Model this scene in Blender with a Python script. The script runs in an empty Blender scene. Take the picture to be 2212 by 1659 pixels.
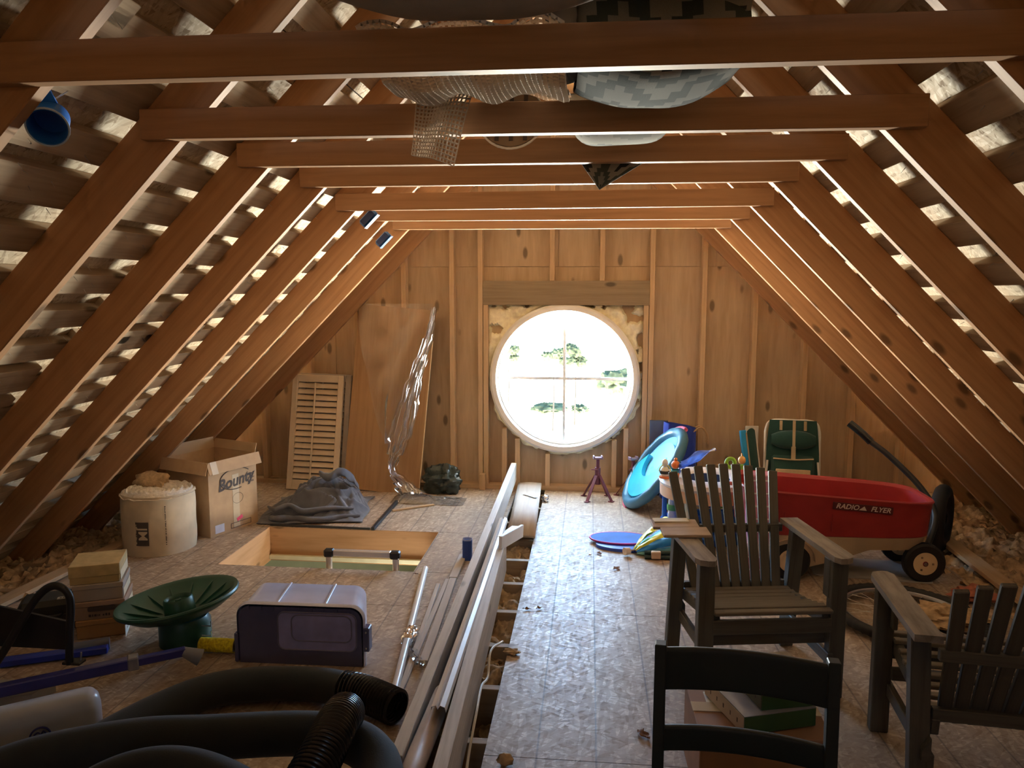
import bpy, math, random
from mathutils import Vector, Matrix, noise as mnoise

random.seed(7)
SC = bpy.context.scene
COL = SC.collection
PI = math.pi

# ------------------------------------------------------------------ camera
FPX = 1657.68                                  # focal length in pixels of the 2212 px wide frame
_y, _p, _r = math.radians(5.768), math.radians(6.6431), math.radians(0.0957)
_f = Vector((-math.sin(_y) * math.cos(_p), math.cos(_y) * math.cos(_p), -math.sin(_p)))
_rt = Vector((math.cos(_y), math.sin(_y), 0))
_up = _rt.cross(_f)
_r2 = math.cos(_r) * _rt + math.sin(_r) * _up
_u2 = -math.sin(_r) * _rt + math.cos(_r) * _up
cam = bpy.data.cameras.new('camera')
cam.sensor_fit = 'HORIZONTAL'
cam.sensor_width = 36.0
cam.lens = 36.0 * FPX / 2212.0
cam.clip_start = 0.02
cam.clip_end = 400
camo = bpy.data.objects.new('camera', cam)
COL.objects.link(camo)
M = Matrix((_r2, _u2, -_f)).transposed().to_4x4()
M.translation = Vector((0.2238, 0, 1.5716))
camo.matrix_world = M
SC.camera = camo

# ------------------------------------------------------------------ sky, sun, exposure
SKY = 22.0
GROUND = 128.0
w = bpy.data.worlds.new('sky')
SC.world = w
w.use_nodes = True
wn = w.node_tree
bg = wn.nodes['Background']
tcw = wn.nodes.new('ShaderNodeTexCoord')
spw = wn.nodes.new('ShaderNodeSeparateXYZ')
wn.links.new(tcw.outputs['Generated'], spw.inputs[0])
mrw = wn.nodes.new('ShaderNodeMapRange')            # soft horizon between sunlit fields and sky
mrw.inputs['From Min'].default_value = -0.03
mrw.inputs['From Max'].default_value = 0.02
wn.links.new(spw.outputs[2], mrw.inputs['Value'])
mxw = wn.nodes.new('ShaderNodeMix')
mxw.data_type = 'RGBA'
wn.links.new(mrw.outputs[0], mxw.inputs['Factor'])
mxw.inputs[6].default_value = (GROUND * 1.0, GROUND * 0.97, GROUND * 0.83, 1)      # bright sunlit ground
mxw.inputs[7].default_value = (SKY * 0.36, SKY * 0.64, SKY * 1.0, 1)               # clear sky
wn.links.new(mxw.outputs[2], bg.inputs['Color'])
bg.inputs['Strength'].default_value = 1.0
# sampling portal in the round window opening (emits nothing, guides the sky sampling)
po = bpy.data.lights.new('window_portal', 'AREA')
po.shape = 'DISK'
po.size = 1.12
po.cycles.is_portal = True
poo = bpy.data.objects.new('window_portal', po)
COL.objects.link(poo)
poo.location = (0.026, 6.30, 0.905)
poo.rotation_euler = (math.radians(-90), 0, 0)
po2 = po.copy()  # portal for the added fill window behind the camera
po2.shape = 'SQUARE'
po2.size = 0.5
poo2 = bpy.data.objects.new('window_portal', po2)
COL.objects.link(poo2)
poo2.location = (0.0, -4.50, 2.40)
poo2.rotation_euler = (math.radians(90), 0, 0)
vs = SC.view_settings
vs.view_transform = 'Standard'
vs.look = 'None'
vs.gamma = 1.0
vs.use_curve_mapping = False
vs.exposure = 0.34
SC.cycles.max_bounces = 7
SC.cycles.diffuse_bounces = 4
SC.cycles.glossy_bounces = 3
SC.cycles.transparent_max_bounces = 12
SC.cycles.sample_clamp_indirect = 300.0
SC.cycles.caustics_reflective = False
SC.cycles.caustics_refractive = False
SC.cycles.use_denoising = True
SC.cycles.use_adaptive_sampling = True
SC.cycles.adaptive_threshold = 0.06

# ------------------------------------------------------------------ materials
MATS = {}

def _nt(name):
    m = bpy.data.materials.new(name)
    m.use_nodes = True
    nt = m.node_tree
    return m, nt, nt.nodes['Principled BSDF']

def _mapped(nt, scale, rot=(0, 0, 0), coord='Object', turn=False):
    tc = nt.nodes.new('ShaderNodeTexCoord')
    mp = nt.nodes.new('ShaderNodeMapping')
    if turn:                                    # rotate first, then stretch
        mp.vector_type = 'TEXTURE'
        scale = tuple(1.0 / s for s in scale)
    mp.inputs['Scale'].default_value = scale
    mp.inputs['Rotation'].default_value = rot
    nt.links.new(tc.outputs[coord], mp.inputs['Vector'])
    return mp.outputs['Vector']

def _noise(nt, vec, scale=1.0, detail=4.0, rough=0.55, dist=0.0):
    n = nt.nodes.new('ShaderNodeTexNoise')
    n.inputs['Scale'].default_value = scale
    n.inputs['Detail'].default_value = detail
    n.inputs['Roughness'].default_value = rough
    n.inputs['Distortion'].default_value = dist
    nt.links.new(vec, n.inputs['Vector'])
    return n.outputs['Fac']

def _ramp(nt, fac, stops, interp='LINEAR'):
    r = nt.nodes.new('ShaderNodeValToRGB')
    r.color_ramp.interpolation = interp
    el = r.color_ramp.elements
    while len(el) > 2:
        el.remove(el[-1])
    for i, (p, c) in enumerate(stops):
        e = el[i] if i < 2 else el.new(p)
        e.position = p
        e.color = (c[0], c[1], c[2], 1)
    nt.links.new(fac, r.inputs['Fac'])
    return r.outputs['Color']

def _mix(nt, fac, a, b, mode='MIX'):
    m = nt.nodes.new('ShaderNodeMix')
    m.data_type = 'RGBA'
    m.blend_type = mode
    for sock, v in ((m.inputs['Factor'], fac), (m.inputs[6], a), (m.inputs[7], b)):
        if isinstance(v, (int, float)):
            sock.default_value = v
        elif isinstance(v, tuple):
            sock.default_value = (v[0], v[1], v[2], 1)
        else:
            nt.links.new(v, sock)
    return m.outputs[2]

def _math(nt, op, a, b=0.0, c=0.0):
    m = nt.nodes.new('ShaderNodeMath')
    m.operation = op
    for s, v in zip(m.inputs, (a, b, c)):
        if isinstance(v, (int, float)):
            s.default_value = v
        else:
            nt.links.new(v, s)
    return m.outputs[0]

def _bump(nt, bs, fac, strength, dist=0.01):
    b = nt.nodes.new('ShaderNodeBump')
    b.inputs['Strength'].default_value = strength
    b.inputs['Distance'].default_value = dist
    nt.links.new(fac, b.inputs['Height'])
    nt.links.new(b.outputs['Normal'], bs.inputs['Normal'])

def k(c, f):
    return tuple(min(1.0, x * f) for x in c)

def plain(name, col, rough=0.5, metal=0.0, var=0.12, scale=8.0, bump=0.0, spec=0.5, coat=0.0):
    if name in MATS:
        return MATS[name]
    m, nt, bs = _nt(name)
    v = _mapped(nt, (scale,) * 3)
    n = _noise(nt, v, 1.0, 2)
    c = _ramp(nt, n, [(0.3, k(col, 1 - var)), (0.7, k(col, 1 + var))])
    nt.links.new(c, bs.inputs['Base Color'])
    bs.inputs['Roughness'].default_value = rough
    bs.inputs['Metallic'].default_value = metal
    bs.inputs['Specular IOR Level'].default_value = spec
    bs.inputs['Coat Weight'].default_value = coat
    if bump:
        _bump(nt, bs, n, bump)
    MATS[name] = m
    return m

def wood(name, col, dark=None, grain=(2.0, 40.0, 40.0), rough=0.65, contrast=0.35, knots=True, spec=0.4, weather=None):
    """grain runs along the object's own X axis"""
    if name in MATS:
        return MATS[name]
    m, nt, bs = _nt(name)
    dark = dark or k(col, 1 - contrast)
    v = _mapped(nt, grain)
    n = _noise(nt, v, 1.0, 3, 0.6, 0.4)
    c = _ramp(nt, n, [(0.28, dark), (0.52, col), (0.8, k(col, 1 + contrast * 0.6))])
    big = _noise(nt, _mapped(nt, (0.9, 2.2, 2.2)), 1.0, 1)
    c = _mix(nt, _math(nt, 'MULTIPLY', big, 0.55), c, k(col, 0.62))
    if weather:
        wn = _noise(nt, _mapped(nt, (5, 22, 22)), 1.0, 5)
        wf = _ramp(nt, wn, [(0.45, (0, 0, 0)), (0.68, (1, 1, 1))])
        c = _mix(nt, wf, c, weather)
    if knots:
        vo = nt.nodes.new('ShaderNodeTexVoronoi')
        vo.inputs['Scale'].default_value = 1.0
        nt.links.new(_mapped(nt, (3.0, 7.0, 7.0)), vo.inputs['Vector'])
        kf = _ramp(nt, vo.outputs['Distance'], [(0.10, (1, 1, 1)), (0.17, (0, 0, 0))])
        c = _mix(nt, _math(nt, 'MULTIPLY', kf, 0.8), c, k(col, 0.22))
    nt.links.new(c, bs.inputs['Base Color'])
    bs.inputs['Roughness'].default_value = rough
    bs.inputs['Specular IOR Level'].default_value = spec
    MATS[name] = m
    return m

def osb(name, base, light, dark, scale=1.0, rough=0.5, lines=False, spec=0.5):
    if name in MATS:
        return MATS[name]
    m, nt, bs = _nt(name)
    warp = _noise(nt, _mapped(nt, (6, 6, 6)), 1.0, 1)
    outs = []
    for i, (sx, sy, rz) in enumerate(((18, 85, 0.15), (17, 80, 0.75), (19, 90, -0.5), (16, 75, 1.5))):
        vo = nt.nodes.new('ShaderNodeTexVoronoi')
        vo.inputs['Scale'].default_value = scale
        vv = nt.nodes.new('ShaderNodeVectorMath')
        vv.operation = 'ADD'
        nt.links.new(_mapped(nt, (sx, sy, 20), (0, 0, rz), turn=True), vv.inputs[0])
        cmb = nt.nodes.new('ShaderNodeCombineXYZ')
        nt.links.new(_math(nt, 'MULTIPLY', warp, 2.2), cmb.inputs[1])
        nt.links.new(cmb.outputs[0], vv.inputs[1])
        nt.links.new(vv.outputs[0], vo.inputs['Vector'])
        sep = nt.nodes.new('ShaderNodeSeparateColor')
        nt.links.new(vo.outputs['Color'], sep.inputs[0])
        outs.append((sep.outputs[0], sep.outputs[1]))
    pick = _ramp(nt, outs[0][1], [(0.5, (0, 0, 0)), (0.52, (1, 1, 1))], 'CONSTANT')
    t1 = nt.nodes.new('ShaderNodeMix'); t1.data_type = 'FLOAT'
    nt.links.new(pick, t1.inputs[0]); nt.links.new(outs[1][0], t1.inputs[2]); nt.links.new(outs[2][0], t1.inputs[3])
    val = _math(nt, 'ADD', _math(nt, 'MULTIPLY', t1.outputs[0], 0.62), _math(nt, 'MULTIPLY', outs[3][0], 0.38))
    c = _ramp(nt, val, [(0.12, dark), (0.34, base), (0.66, k(base, 1.12)), (0.86, light)])
    fine = _noise(nt, _mapped(nt, (40, 40, 40)), 1.0, 2)
    c = _mix(nt, _math(nt, 'MULTIPLY', fine, 0.30), c, k(base, 0.7))
    big = _noise(nt, _mapped(nt, (1.3, 1.3, 1.3)), 1.0, 2)
    c = _mix(nt, _ramp(nt, big, [(0.45, (0, 0, 0)), (0.75, (.35, .35, .35))]), c, k(base, 0.72))
    if lines:                                   # printed nailing lines of the sheets
        tc = nt.nodes.new('ShaderNodeTexCoord')
        sp = nt.nodes.new('ShaderNodeSeparateXYZ')
        nt.links.new(tc.outputs['Object'], sp.inputs[0])
        for ax, pitch, off, wd in ((0, 0.2032, 0.265, 0.0035), (1, 0.2032, 0.04, 0.0020)):
            d = _math(nt, 'PINGPONG', _math(nt, 'SUBTRACT', sp.outputs[ax], off), pitch / 2)
            if ax == 1:
                d = _math(nt, 'PINGPONG', _math(nt, 'SUBTRACT', sp.outputs[ax], off), pitch)
            lf = _math(nt, 'LESS_THAN', d, wd)
            c = _mix(nt, _math(nt, 'MULTIPLY', lf, 0.55 if ax == 0 else 0.22), c, (0.10, 0.085, 0.09))
    nt.links.new(c, bs.inputs['Base Color'])
    rr = _ramp(nt, val, [(0.1, (rough + .18,) * 3), (0.9, (rough - .06,) * 3)])
    nt.links.new(rr, bs.inputs['Roughness'])
    bs.inputs['Specular IOR Level'].default_value = spec
    MATS[name] = m
    return m

def glassy(name, col, alpha, rough=0.08, refl=0.25):
    """thin see-through sheet: light passes, with a sheen"""
    if name in MATS:
        return MATS[name]
    m, nt, bs = _nt(name)
    nt.nodes.remove(bs)
    out = nt.nodes['Material Output']
    tr = nt.nodes.new('ShaderNodeBsdfTransparent')
    tr.inputs['Color'].default_value = (*col, 1)
    gl = nt.nodes.new('ShaderNodeBsdfGlossy')
    gl.inputs['Roughness'].default_value = rough
    df = nt.nodes.new('ShaderNodeBsdfDiffuse')
    df.inputs['Color'].default_value = (*col, 1)
    tl = nt.nodes.new('ShaderNodeBsdfTranslucent')
    tl.inputs['Color'].default_value = (*col, 1)
    a = nt.nodes.new('ShaderNodeMixShader'); b = nt.nodes.new('ShaderNodeMixShader'); c = nt.nodes.new('ShaderNodeMixShader')
    c.inputs[0].default_value = 0.5
    nt.links.new(df.outputs[0], c.inputs[1]); nt.links.new(tl.outputs[0], c.inputs[2])
    a.inputs[0].default_value = alpha
    nt.links.new(tr.outputs[0], a.inputs[1]); nt.links.new(c.outputs[0], a.inputs[2])
    fr = nt.nodes.new('ShaderNodeFresnel'); fr.inputs['IOR'].default_value = 1.45
    nt.links.new(_math(nt, 'MINIMUM', _math(nt, 'ADD', fr.outputs[0], refl * 0.12), 1.0) if refl else fr.outputs[0], b.inputs[0])
    nt.links.new(a.outputs[0], b.inputs[1]); nt.links.new(gl.outputs[0], b.inputs[2])
    nt.links.new(b.outputs[0], out.inputs['Surface'])
    MATS[name] = m
    return m

def fabric(name, col, scale=350.0, rough=0.95, var=0.2, sheen=0.3, patt=None, trans=0.0):
    if name in MATS:
        return MATS[name]
    m, nt, bs = _nt(name)
    n = _noise(nt, _mapped(nt, (scale,) * 3), 1.0, 2)
    big = _noise(nt, _mapped(nt, (7,) * 3), 1.0, 4)
    c = _ramp(nt, big, [(0.3, k(col, 1 - var)), (0.7, k(col, 1 + var))])
    if patt:                                    # stepped zigzag bands
        tc = nt.nodes.new('ShaderNodeTexCoord'); sp = nt.nodes.new('ShaderNodeSeparateXYZ')
        nt.links.new(tc.outputs['UV'], sp.inputs[0])
        sx = _math(nt, 'SNAP', sp.outputs[0], 0.024); sy = _math(nt, 'SNAP', sp.outputs[1], 0.018)
        val = _math(nt, 'FRACT', _math(nt, 'MULTIPLY', _math(nt, 'ADD', _math(nt, 'PINGPONG', sx, 0.10), sy), 3.6))
        c = _ramp(nt, val, [(i / len(patt), p) for i, p in enumerate(patt)], 'CONSTANT')
        c = _mix(nt, _math(nt, 'MULTIPLY', n, 0.35), c, k(col, 0.6))
    nt.links.new(c, bs.inputs['Base Color'])
    bs.inputs['Roughness'].default_value = rough
    bs.inputs['Specular IOR Level'].default_value = 0.2
    bs.inputs['Sheen Weight'].default_value = sheen
    if trans:
        bs.inputs['Transmission Weight'].default_value = 0
    _bump(nt, bs, n, 0.3, 0.002)
    MATS[name] = m
    return m

# ------------------------------------------------------------------ mesh helpers
def cr(pts, n=8, closed=False):
    """Catmull-Rom through points"""
    P = [Vector(p) for p in pts]
    out = []
    N = len(P)
    segs = N if closed else N - 1
    for i in range(segs):
        if closed:
            a, b, c, d = P[(i - 1) % N], P[i], P[(i + 1) % N], P[(i + 2) % N]
        else:
            b, c = P[i], P[i + 1]
            a = P[i - 1] if i else b + (b - c)
            d = P[i + 2] if i + 2 < N else c + (c - b)
        for j in range(n):
            t = j / n
            out.append(0.5 * ((2 * b) + (c - a) * t + (2 * a - 5 * b + 4 * c - d) * t * t + (3 * b - a - 3 * c + d) * t ** 3))
    if not closed:
        out.append(P[-1])
    return out

class MB:
    def __init__(self):
        self.v = []; self.f = []; self.uv = None

    def add(self, vs, fs):
        o = len(self.v)
        self.v += [Vector(x) for x in vs]
        self.f += [tuple(i + o for i in f) for f in fs]
        return self

    def box(self, c, s, rot=None, ch=0.0):
        x, y, z = s[0] / 2, s[1] / 2, s[2] / 2
        if ch:                                   # chamfered along all edges
            h = ch
            pts = []
            for sx in (-1, 1):
                for sy in (-1, 1):
                    for sz in (-1, 1):
                        pts += [(sx * x, sy * (y - h), sz * (z - h)), (sx * (x - h), sy * y, sz * (z - h)), (sx * (x - h), sy * (y - h), sz * z)]
            idx = {(sx, sy, sz): i * 3 for i, (sx, sy, sz) in enumerate([(a, b, c2) for a in (-1, 1) for b in (-1, 1) for c2 in (-1, 1)])}
            fs = []
            g = lambda a, b, c2, kk: idx[(a, b, c2)] + kk
            for s1 in (-1, 1):
                q = [(s1, -1, -1), (s1, 1, -1), (s1, 1, 1), (s1, -1, 1)]
                fs.append(tuple(g(*p, 0) for p in (q if s1 > 0 else q[::-1])))
                q = [(-1, s1, -1), (-1, s1, 1), (1, s1, 1), (1, s1, -1)]
                fs.append(tuple(g(*p, 1) for p in (q if s1 > 0 else q[::-1])))
                q = [(-1, -1, s1), (1, -1, s1), (1, 1, s1), (-1, 1, s1)]
                fs.append(tuple(g(*p, 2) for p in (q if s1 > 0 else q[::-1])))
            for a in (-1, 1):
                for b in (-1, 1):
                    q = (g(a, b, -1, 0), g(a, b, 1, 0), g(a, b, 1, 1), g(a, b, -1, 1))
                    fs.append(q if a * b < 0 else q[::-1])
                    q = (g(a, -1, b, 0), g(a, 1, b, 0), g(a, 1, b, 2), g(a, -1, b, 2))
                    fs.append(q if a * b > 0 else q[::-1])
                    q = (g(-1, a, b, 1), g(1, a, b, 1), g(1, a, b, 2), g(-1, a, b, 2))
                    fs.append(q if a * b < 0 else q[::-1])
                    for c2 in (-1, 1):
                        q = (g(a, b, c2, 0), g(a, b, c2, 1), g(a, b, c2, 2))
                        fs.append(q if a * b * c2 > 0 else q[::-1])
        else:
            pts = [(-x, -y, -z), (x, -y, -z), (x, y, -z), (-x, y, -z), (-x, -y, z), (x, -y, z), (x, y, z), (-x, y, z)]
            fs = [(0, 3, 2, 1), (4, 5, 6, 7), (0, 1, 5, 4), (1, 2, 6, 5), (2, 3, 7, 6), (3, 0, 4, 7)]
        R = rot.to_matrix() if hasattr(rot, 'to_matrix') else rot
        c = Vector(c)
        return self.add([(R @ Vector(p) if R else Vector(p)) + c for p in pts], fs)

    def bar(self, a, b, w, h, up=(0, 0, 1), ch=0.0):
        """box from a to b; w across, h along up"""
        a, b = Vector(a), Vector(b)
        x = (b - a).normalized()
        u = Vector(up)
        y = u.cross(x).normalized()
        z = x.cross(y)
        R = Matrix((x, y, z)).transposed()
        return self.box((a + b) / 2, ((b - a).length, w, h), R, ch)

    def prism(self, poly, h, R=None, loc=(0, 0, 0)):
        """polygon in XY extruded along Z by h (from 0 to h)"""
        n = len(poly)
        ar = sum(poly[i][0] * poly[(i + 1) % n][1] - poly[(i + 1) % n][0] * poly[i][1] for i in range(n))
        if ar < 0:
            poly = poly[::-1]
        pts = [Vector((p[0], p[1], 0)) for p in poly] + [Vector((p[0], p[1], h)) for p in poly]
        if R is not None:
            pts = [R @ p for p in pts]
        loc = Vector(loc)
        fs = [tuple(range(n))[::-1], tuple(range(n, 2 * n))] + [(i, (i + 1) % n, n + (i + 1) % n, n + i) for i in range(n)]
        return self.add([p + loc for p in pts], fs)

    def tube(self, pts, r, n=10, closed=False, cap=True):
        P = [Vector(p) for p in pts]
        N = len(P)
        rs = r if isinstance(r, (list, tuple)) else [r] * N
        up = None
        rings = []
        for i in range(N):
            if closed:
                t = (P[(i + 1) % N] - P[i - 1])
            else:
                t = P[min(i + 1, N - 1)] - P[max(i - 1, 0)]
            t = t.normalized() if t.length > 1e-9 else Vector((0, 0, 1))
            if up is None:
                up = Vector((0, 0, 1)) if abs(t.z) < 0.9 else Vector((1, 0, 0))
            s = t.cross(up).normalized()
            up = s.cross(t).normalized()
            rings.append([P[i] + rs[i] * (math.cos(2 * PI * j / n) * s + math.sin(2 * PI * j / n) * up) for j in range(n)])
        vs = [p for rg in rings for p in rg]
        fs = []
        for i in range(N if closed else N - 1):
            a, b = i * n, ((i + 1) % N) * n
            for j in range(n):
                fs.append((a + j, a + (j + 1) % n, b + (j + 1) % n, b + j))
        if cap and not closed:
            fs.append(tuple(range(n))[::-1]); fs.append(tuple((N - 1) * n + j for j in range(n)))
        return self.add(vs, fs)

    def lathe(self, prof, n=32, loc=(0, 0, 0), R=None, closed=False):
        """profile of (r, z) spun about local Z"""
        vs, fs = [], []
        loc = Vector(loc)
        for (r, z) in prof:
            for j in range(n):
                p = Vector((r * math.cos(2 * PI * j / n), r * math.sin(2 * PI * j / n), z))
                vs.append((R @ p if R is not None else p) + loc)
        m = len(prof)
        for i in range(m if closed else m - 1):
            a, b = i * n, ((i + 1) % m) * n
            for j in range(n):
                fs.append((a + j, a + (j + 1) % n, b + (j + 1) % n, b + j))
        return self.add(vs, fs)

    def grid(self, fn, nu, nv, cu=False, cv=False, uv=None):
        vs = [fn(i / (nu if cu else nu - 1), j / (nv if cv else nv - 1)) for i in range(nu) for j in range(nv)]
        fs = []
        for i in range(nu if cu else nu - 1):
            for j in range(nv if cv else nv - 1):
                a, b = i * nv, ((i + 1) % nu) * nv
                fs.append((a + j, b + j, b + (j + 1) % nv, a + (j + 1) % nv))
        if uv:
            self.uv = [(uv[0] * i / (nu - 1), uv[1] * j / (nv - 1)) for i in range(nu) for j in range(nv)]
        return self.add(vs, fs)

    def build(self, name, m, parent=None, smooth=None, loc=None, rot=None, mw=None):
        me = bpy.data.meshes.new(name)
        me.from_pydata([tuple(p) for p in self.v], [], self.f)
        if self.uv:
            ul = me.uv_layers.new(name='UVMap')
            for lp in me.loops:
                ul.data[lp.index].uv = self.uv[lp.vertex_index]
        if smooth:
            me.polygons.foreach_set('use_smooth', [True] * len(me.polygons))
            me.set_sharp_from_angle(angle=math.radians(smooth))
        me.materials.append(m)
        me.update()
        o = bpy.data.objects.new(name, me)
        COL.objects.link(o)
        if parent:
            o.parent = parent
        if loc is not None:
            o.location = loc
        if rot is not None:
            o.rotation_euler = rot
        if mw is not None:
            o.matrix_basis = mw
        return o

def put(me_obj, parent=None, loc=None, rot=None, mw=None):
    """another object on the same mesh"""
    o = me_obj.copy()
    COL.objects.link(o)
    o.parent = parent
    if loc is not None:
        o.location = loc
    if rot is not None:
        o.rotation_euler = rot
    if mw is not None:
        o.matrix_basis = mw
    return o

def beam(name, a, b, w, h, m, parent=None, up=(0, 0, 1), ch=0.002):
    """one straight piece of timber; its own X runs along the grain"""
    a, b = Vector(a), Vector(b)
    x = (b - a).normalized()
    y = Vector(up).cross(x).normalized()
    z = x.cross(y)
    mw = Matrix((x, y, z)).transposed().to_4x4()
    mw.translation = (a + b) / 2
    if parent is not None and parent.type == 'EMPTY':
        pass
    return MB().box((0, 0, 0), ((b - a).length, w, h), None, ch).build(name, m, parent, mw=mw)

def thing(name, label, cat, loc=(0, 0, 0), rz=0.0, group=None, rot=None):
    o = bpy.data.objects.new(name, None)
    COL.objects.link(o)
    o.empty_display_size = 0.1
    o.location = loc
    o.rotation_euler = rot or (0, 0, rz)
    tag(o, label, cat, group)
    return o

def tag(o, label, cat, group=None, kind=None):
    o['label'] = label
    if cat:
        o['category'] = cat
    if group:
        o['group'] = group
    if kind:
        o['kind'] = kind
    return o

def struct(o, label=None):
    o['kind'] = 'structure'
    if label:
        o['label'] = label
    return o

def setting(name, label=None, loc=(0, 0, 0)):
    o = bpy.data.objects.new(name, None)
    COL.objects.link(o)
    o.location = loc
    return struct(o, label)

def text_mesh(body, size, depth=0.0, shear=0.0, bold=0.0, spacing=1.0):
    cu = bpy.data.curves.new('lettering', 'FONT')
    cu.body = body
    cu.size = size
    cu.shear = shear
    cu.offset = bold
    cu.extrude = depth
    cu.space_character = spacing
    cu.align_x = 'CENTER'; cu.align_y = 'CENTER'
    cu.resolution_u = 3
    t = bpy.data.objects.new('lettering', cu)
    COL.objects.link(t)
    bpy.context.view_layer.update()
    me = bpy.data.meshes.new_from_object(t.evaluated_get(bpy.context.evaluated_depsgraph_get()))
    vs = [v.co.copy() for v in me.vertices]
    fs = [tuple(p.vertices) for p in me.polygons]
    bpy.data.objects.remove(t); bpy.data.curves.remove(cu); bpy.data.meshes.remove(me)
    return vs, fs

def rr(wd, ht, r, n=4):
    """rounded rectangle polygon"""
    out = []
    for cx, cy, a0 in ((wd / 2 - r, ht / 2 - r, 0), (-wd / 2 + r, ht / 2 - r, PI / 2), (-wd / 2 + r, -ht / 2 + r, PI), (wd / 2 - r, -ht / 2 + r, 1.5 * PI)):
        for i in range(n + 1):
            a = a0 + PI / 2 * i / n
            out.append((cx + r * math.cos(a), cy + r * math.sin(a)))
    return out

def clip(poly, a, b, c):
    """keep a*x+b*y<=c"""
    out = []
    for i in range(len(poly)):
        p, q = poly[i], poly[(i + 1) % len(poly)]
        dp, dq = a * p[0] + b * p[1] - c, a * q[0] + b * q[1] - c
        if dp <= 0:
            out.append(p)
        if dp * dq < 0:
            t = dp / (dp - dq)
            out.append((p[0] + (q[0] - p[0]) * t, p[1] + (q[1] - p[1]) * t))
    return out

N3 = lambda x, y, z: mnoise.noise(Vector((x, y, z)))

# materials used all over
W_RAFT = wood('rafter_wood', (0.52, 0.285, 0.14), (0.42, 0.21, 0.095), rough=0.6)
W_TIE = wood('tie_wood', (0.50, 0.28, 0.145), (0.40, 0.21, 0.10), rough=0.6)
W_DECK = wood('deck_board_wood', (0.54, 0.42, 0.30), (0.40, 0.30, 0.21), rough=0.85, spec=0.1)
W_STUD = wood('stud_wood', (0.63, 0.45, 0.28), (0.53, 0.36, 0.20), rough=0.65)
W_PLY = wood('plywood', (0.57, 0.43, 0.29), (0.47, 0.34, 0.21), grain=(2.2, 20, 26), rough=0.6, contrast=0.4)
W_GREY = wood('weathered_lumber', (0.62, 0.57, 0.52), (0.46, 0.41, 0.36), grain=(3, 50, 50), rough=0.55, knots=True)
W_CLEAN = wood('clean_board', (0.60, 0.42, 0.25), (0.50, 0.33, 0.18), grain=(2, 30, 30), rough=0.5, knots=False)
OSB_F = osb('floor_strand_board', (0.40, 0.305, 0.225), (0.64, 0.53, 0.42), (0.30, 0.215, 0.15), lines=True, rough=0.44, spec=0.5)
OSB_R = osb('roof_strand_board', (0.52, 0.42, 0.29), (0.72, 0.62, 0.46), (0.30, 0.21, 0.13), rough=0.7)
BLACK_PL = plain('black_plastic', (0.02, 0.021, 0.023), 0.42)
WHITE_PL = plain('white_plastic', (0.78, 0.78, 0.77), 0.35, var=0.04)
ALU = plain('aluminium', (0.72, 0.72, 0.74), 0.32, metal=1.0, var=0.06)
CARD = plain('cardboard', (0.50, 0.34, 0.20), 0.8, var=0.08, scale=14)
CARD_IN = plain('cardboard_inside', (0.42, 0.29, 0.17), 0.85, var=0.06)
STEEL = plain('zinc_steel', (0.55, 0.55, 0.56), 0.35, metal=1.0)
INK = plain('dark_print', (0.07, 0.055, 0.05), 0.7)
FLUFF = plain('mineral_fluff', (0.52, 0.37, 0.22), 0.95, var=0.30, scale=26, bump=0.6, spec=0.1)

# ================================================================== THE ROOM
YW = 6.15                     # inner face of the gable sheathing
RY0, RS = 1.696, 0.6096       # first rafter in view, rafter spacing
SS, CC = 0.7031, 0.7109       # slope direction of the roof
EAVE = 3.048                  # half width where the rafter undersides meet the floor
RD = 0.14                     # rafter depth
PT = 0.040                    # roof board thickness
Y0 = -4.4                     # attic goes on behind the photographer

def slope_mat(side, s, y, off):
    """frame on a roof slope: X up the slope, Z outward"""
    u = Vector((-side * SS, 0, CC)); n = Vector((side * CC, 0, SS))
    yy = n.cross(u)
    m = Matrix((u, yy, n)).transposed().to_4x4()
    m.translation = Vector((side * EAVE, 0, 0)) + u * s + n * off + Vector((0, y, 0))
    return m

LRIDGE = EAVE / SS
ceil_ = setting('ceiling', 'gable roof of rafters, collar ties and spaced boards')
raft = None
for side in (-1, 1):
    for i in range(-9, 8):
        y = RY0 + RS * i
        L = LRIDGE + 0.35 - 0.06
        mw = slope_mat(side, L / 2 - 0.35, y + 0.019, RD / 2)
        if raft is None:
            raft = MB().box((0, 0, 0), (L, 0.038, RD), None, 0.003).build('rafter', W_RAFT, ceil_, mw=mw)
        else:
            put(raft, ceil_, mw=mw)
# ridge board
beam('ridge_board', (0, Y0, 3.13), (0, 6.2, 3.13), 0.038, 0.19, W_RAFT, ceil_)
# collar ties on the camera side of the rafters
TZ = {-2: 2.05, -1: 2.05, 0: 2.039, 1: 2.033, 2: 2.050, 3: 2.060, 4: 2.022, 5: 2.019, 6: 2.018}
for i in range(-9, 7):
    z = TZ.get(i, 2.05)
    y = RY0 + RS * i - 0.0195
    hw = EAVE - 0.989 * z + 0.10
    tilt = random.uniform(-0.004, 0.004)
    beam('collar_tie', (-hw, y, z + 0.0445 - tilt), (hw, y, z + 0.0445 + tilt), 0.038, 0.089, W_TIE, ceil_)
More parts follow.
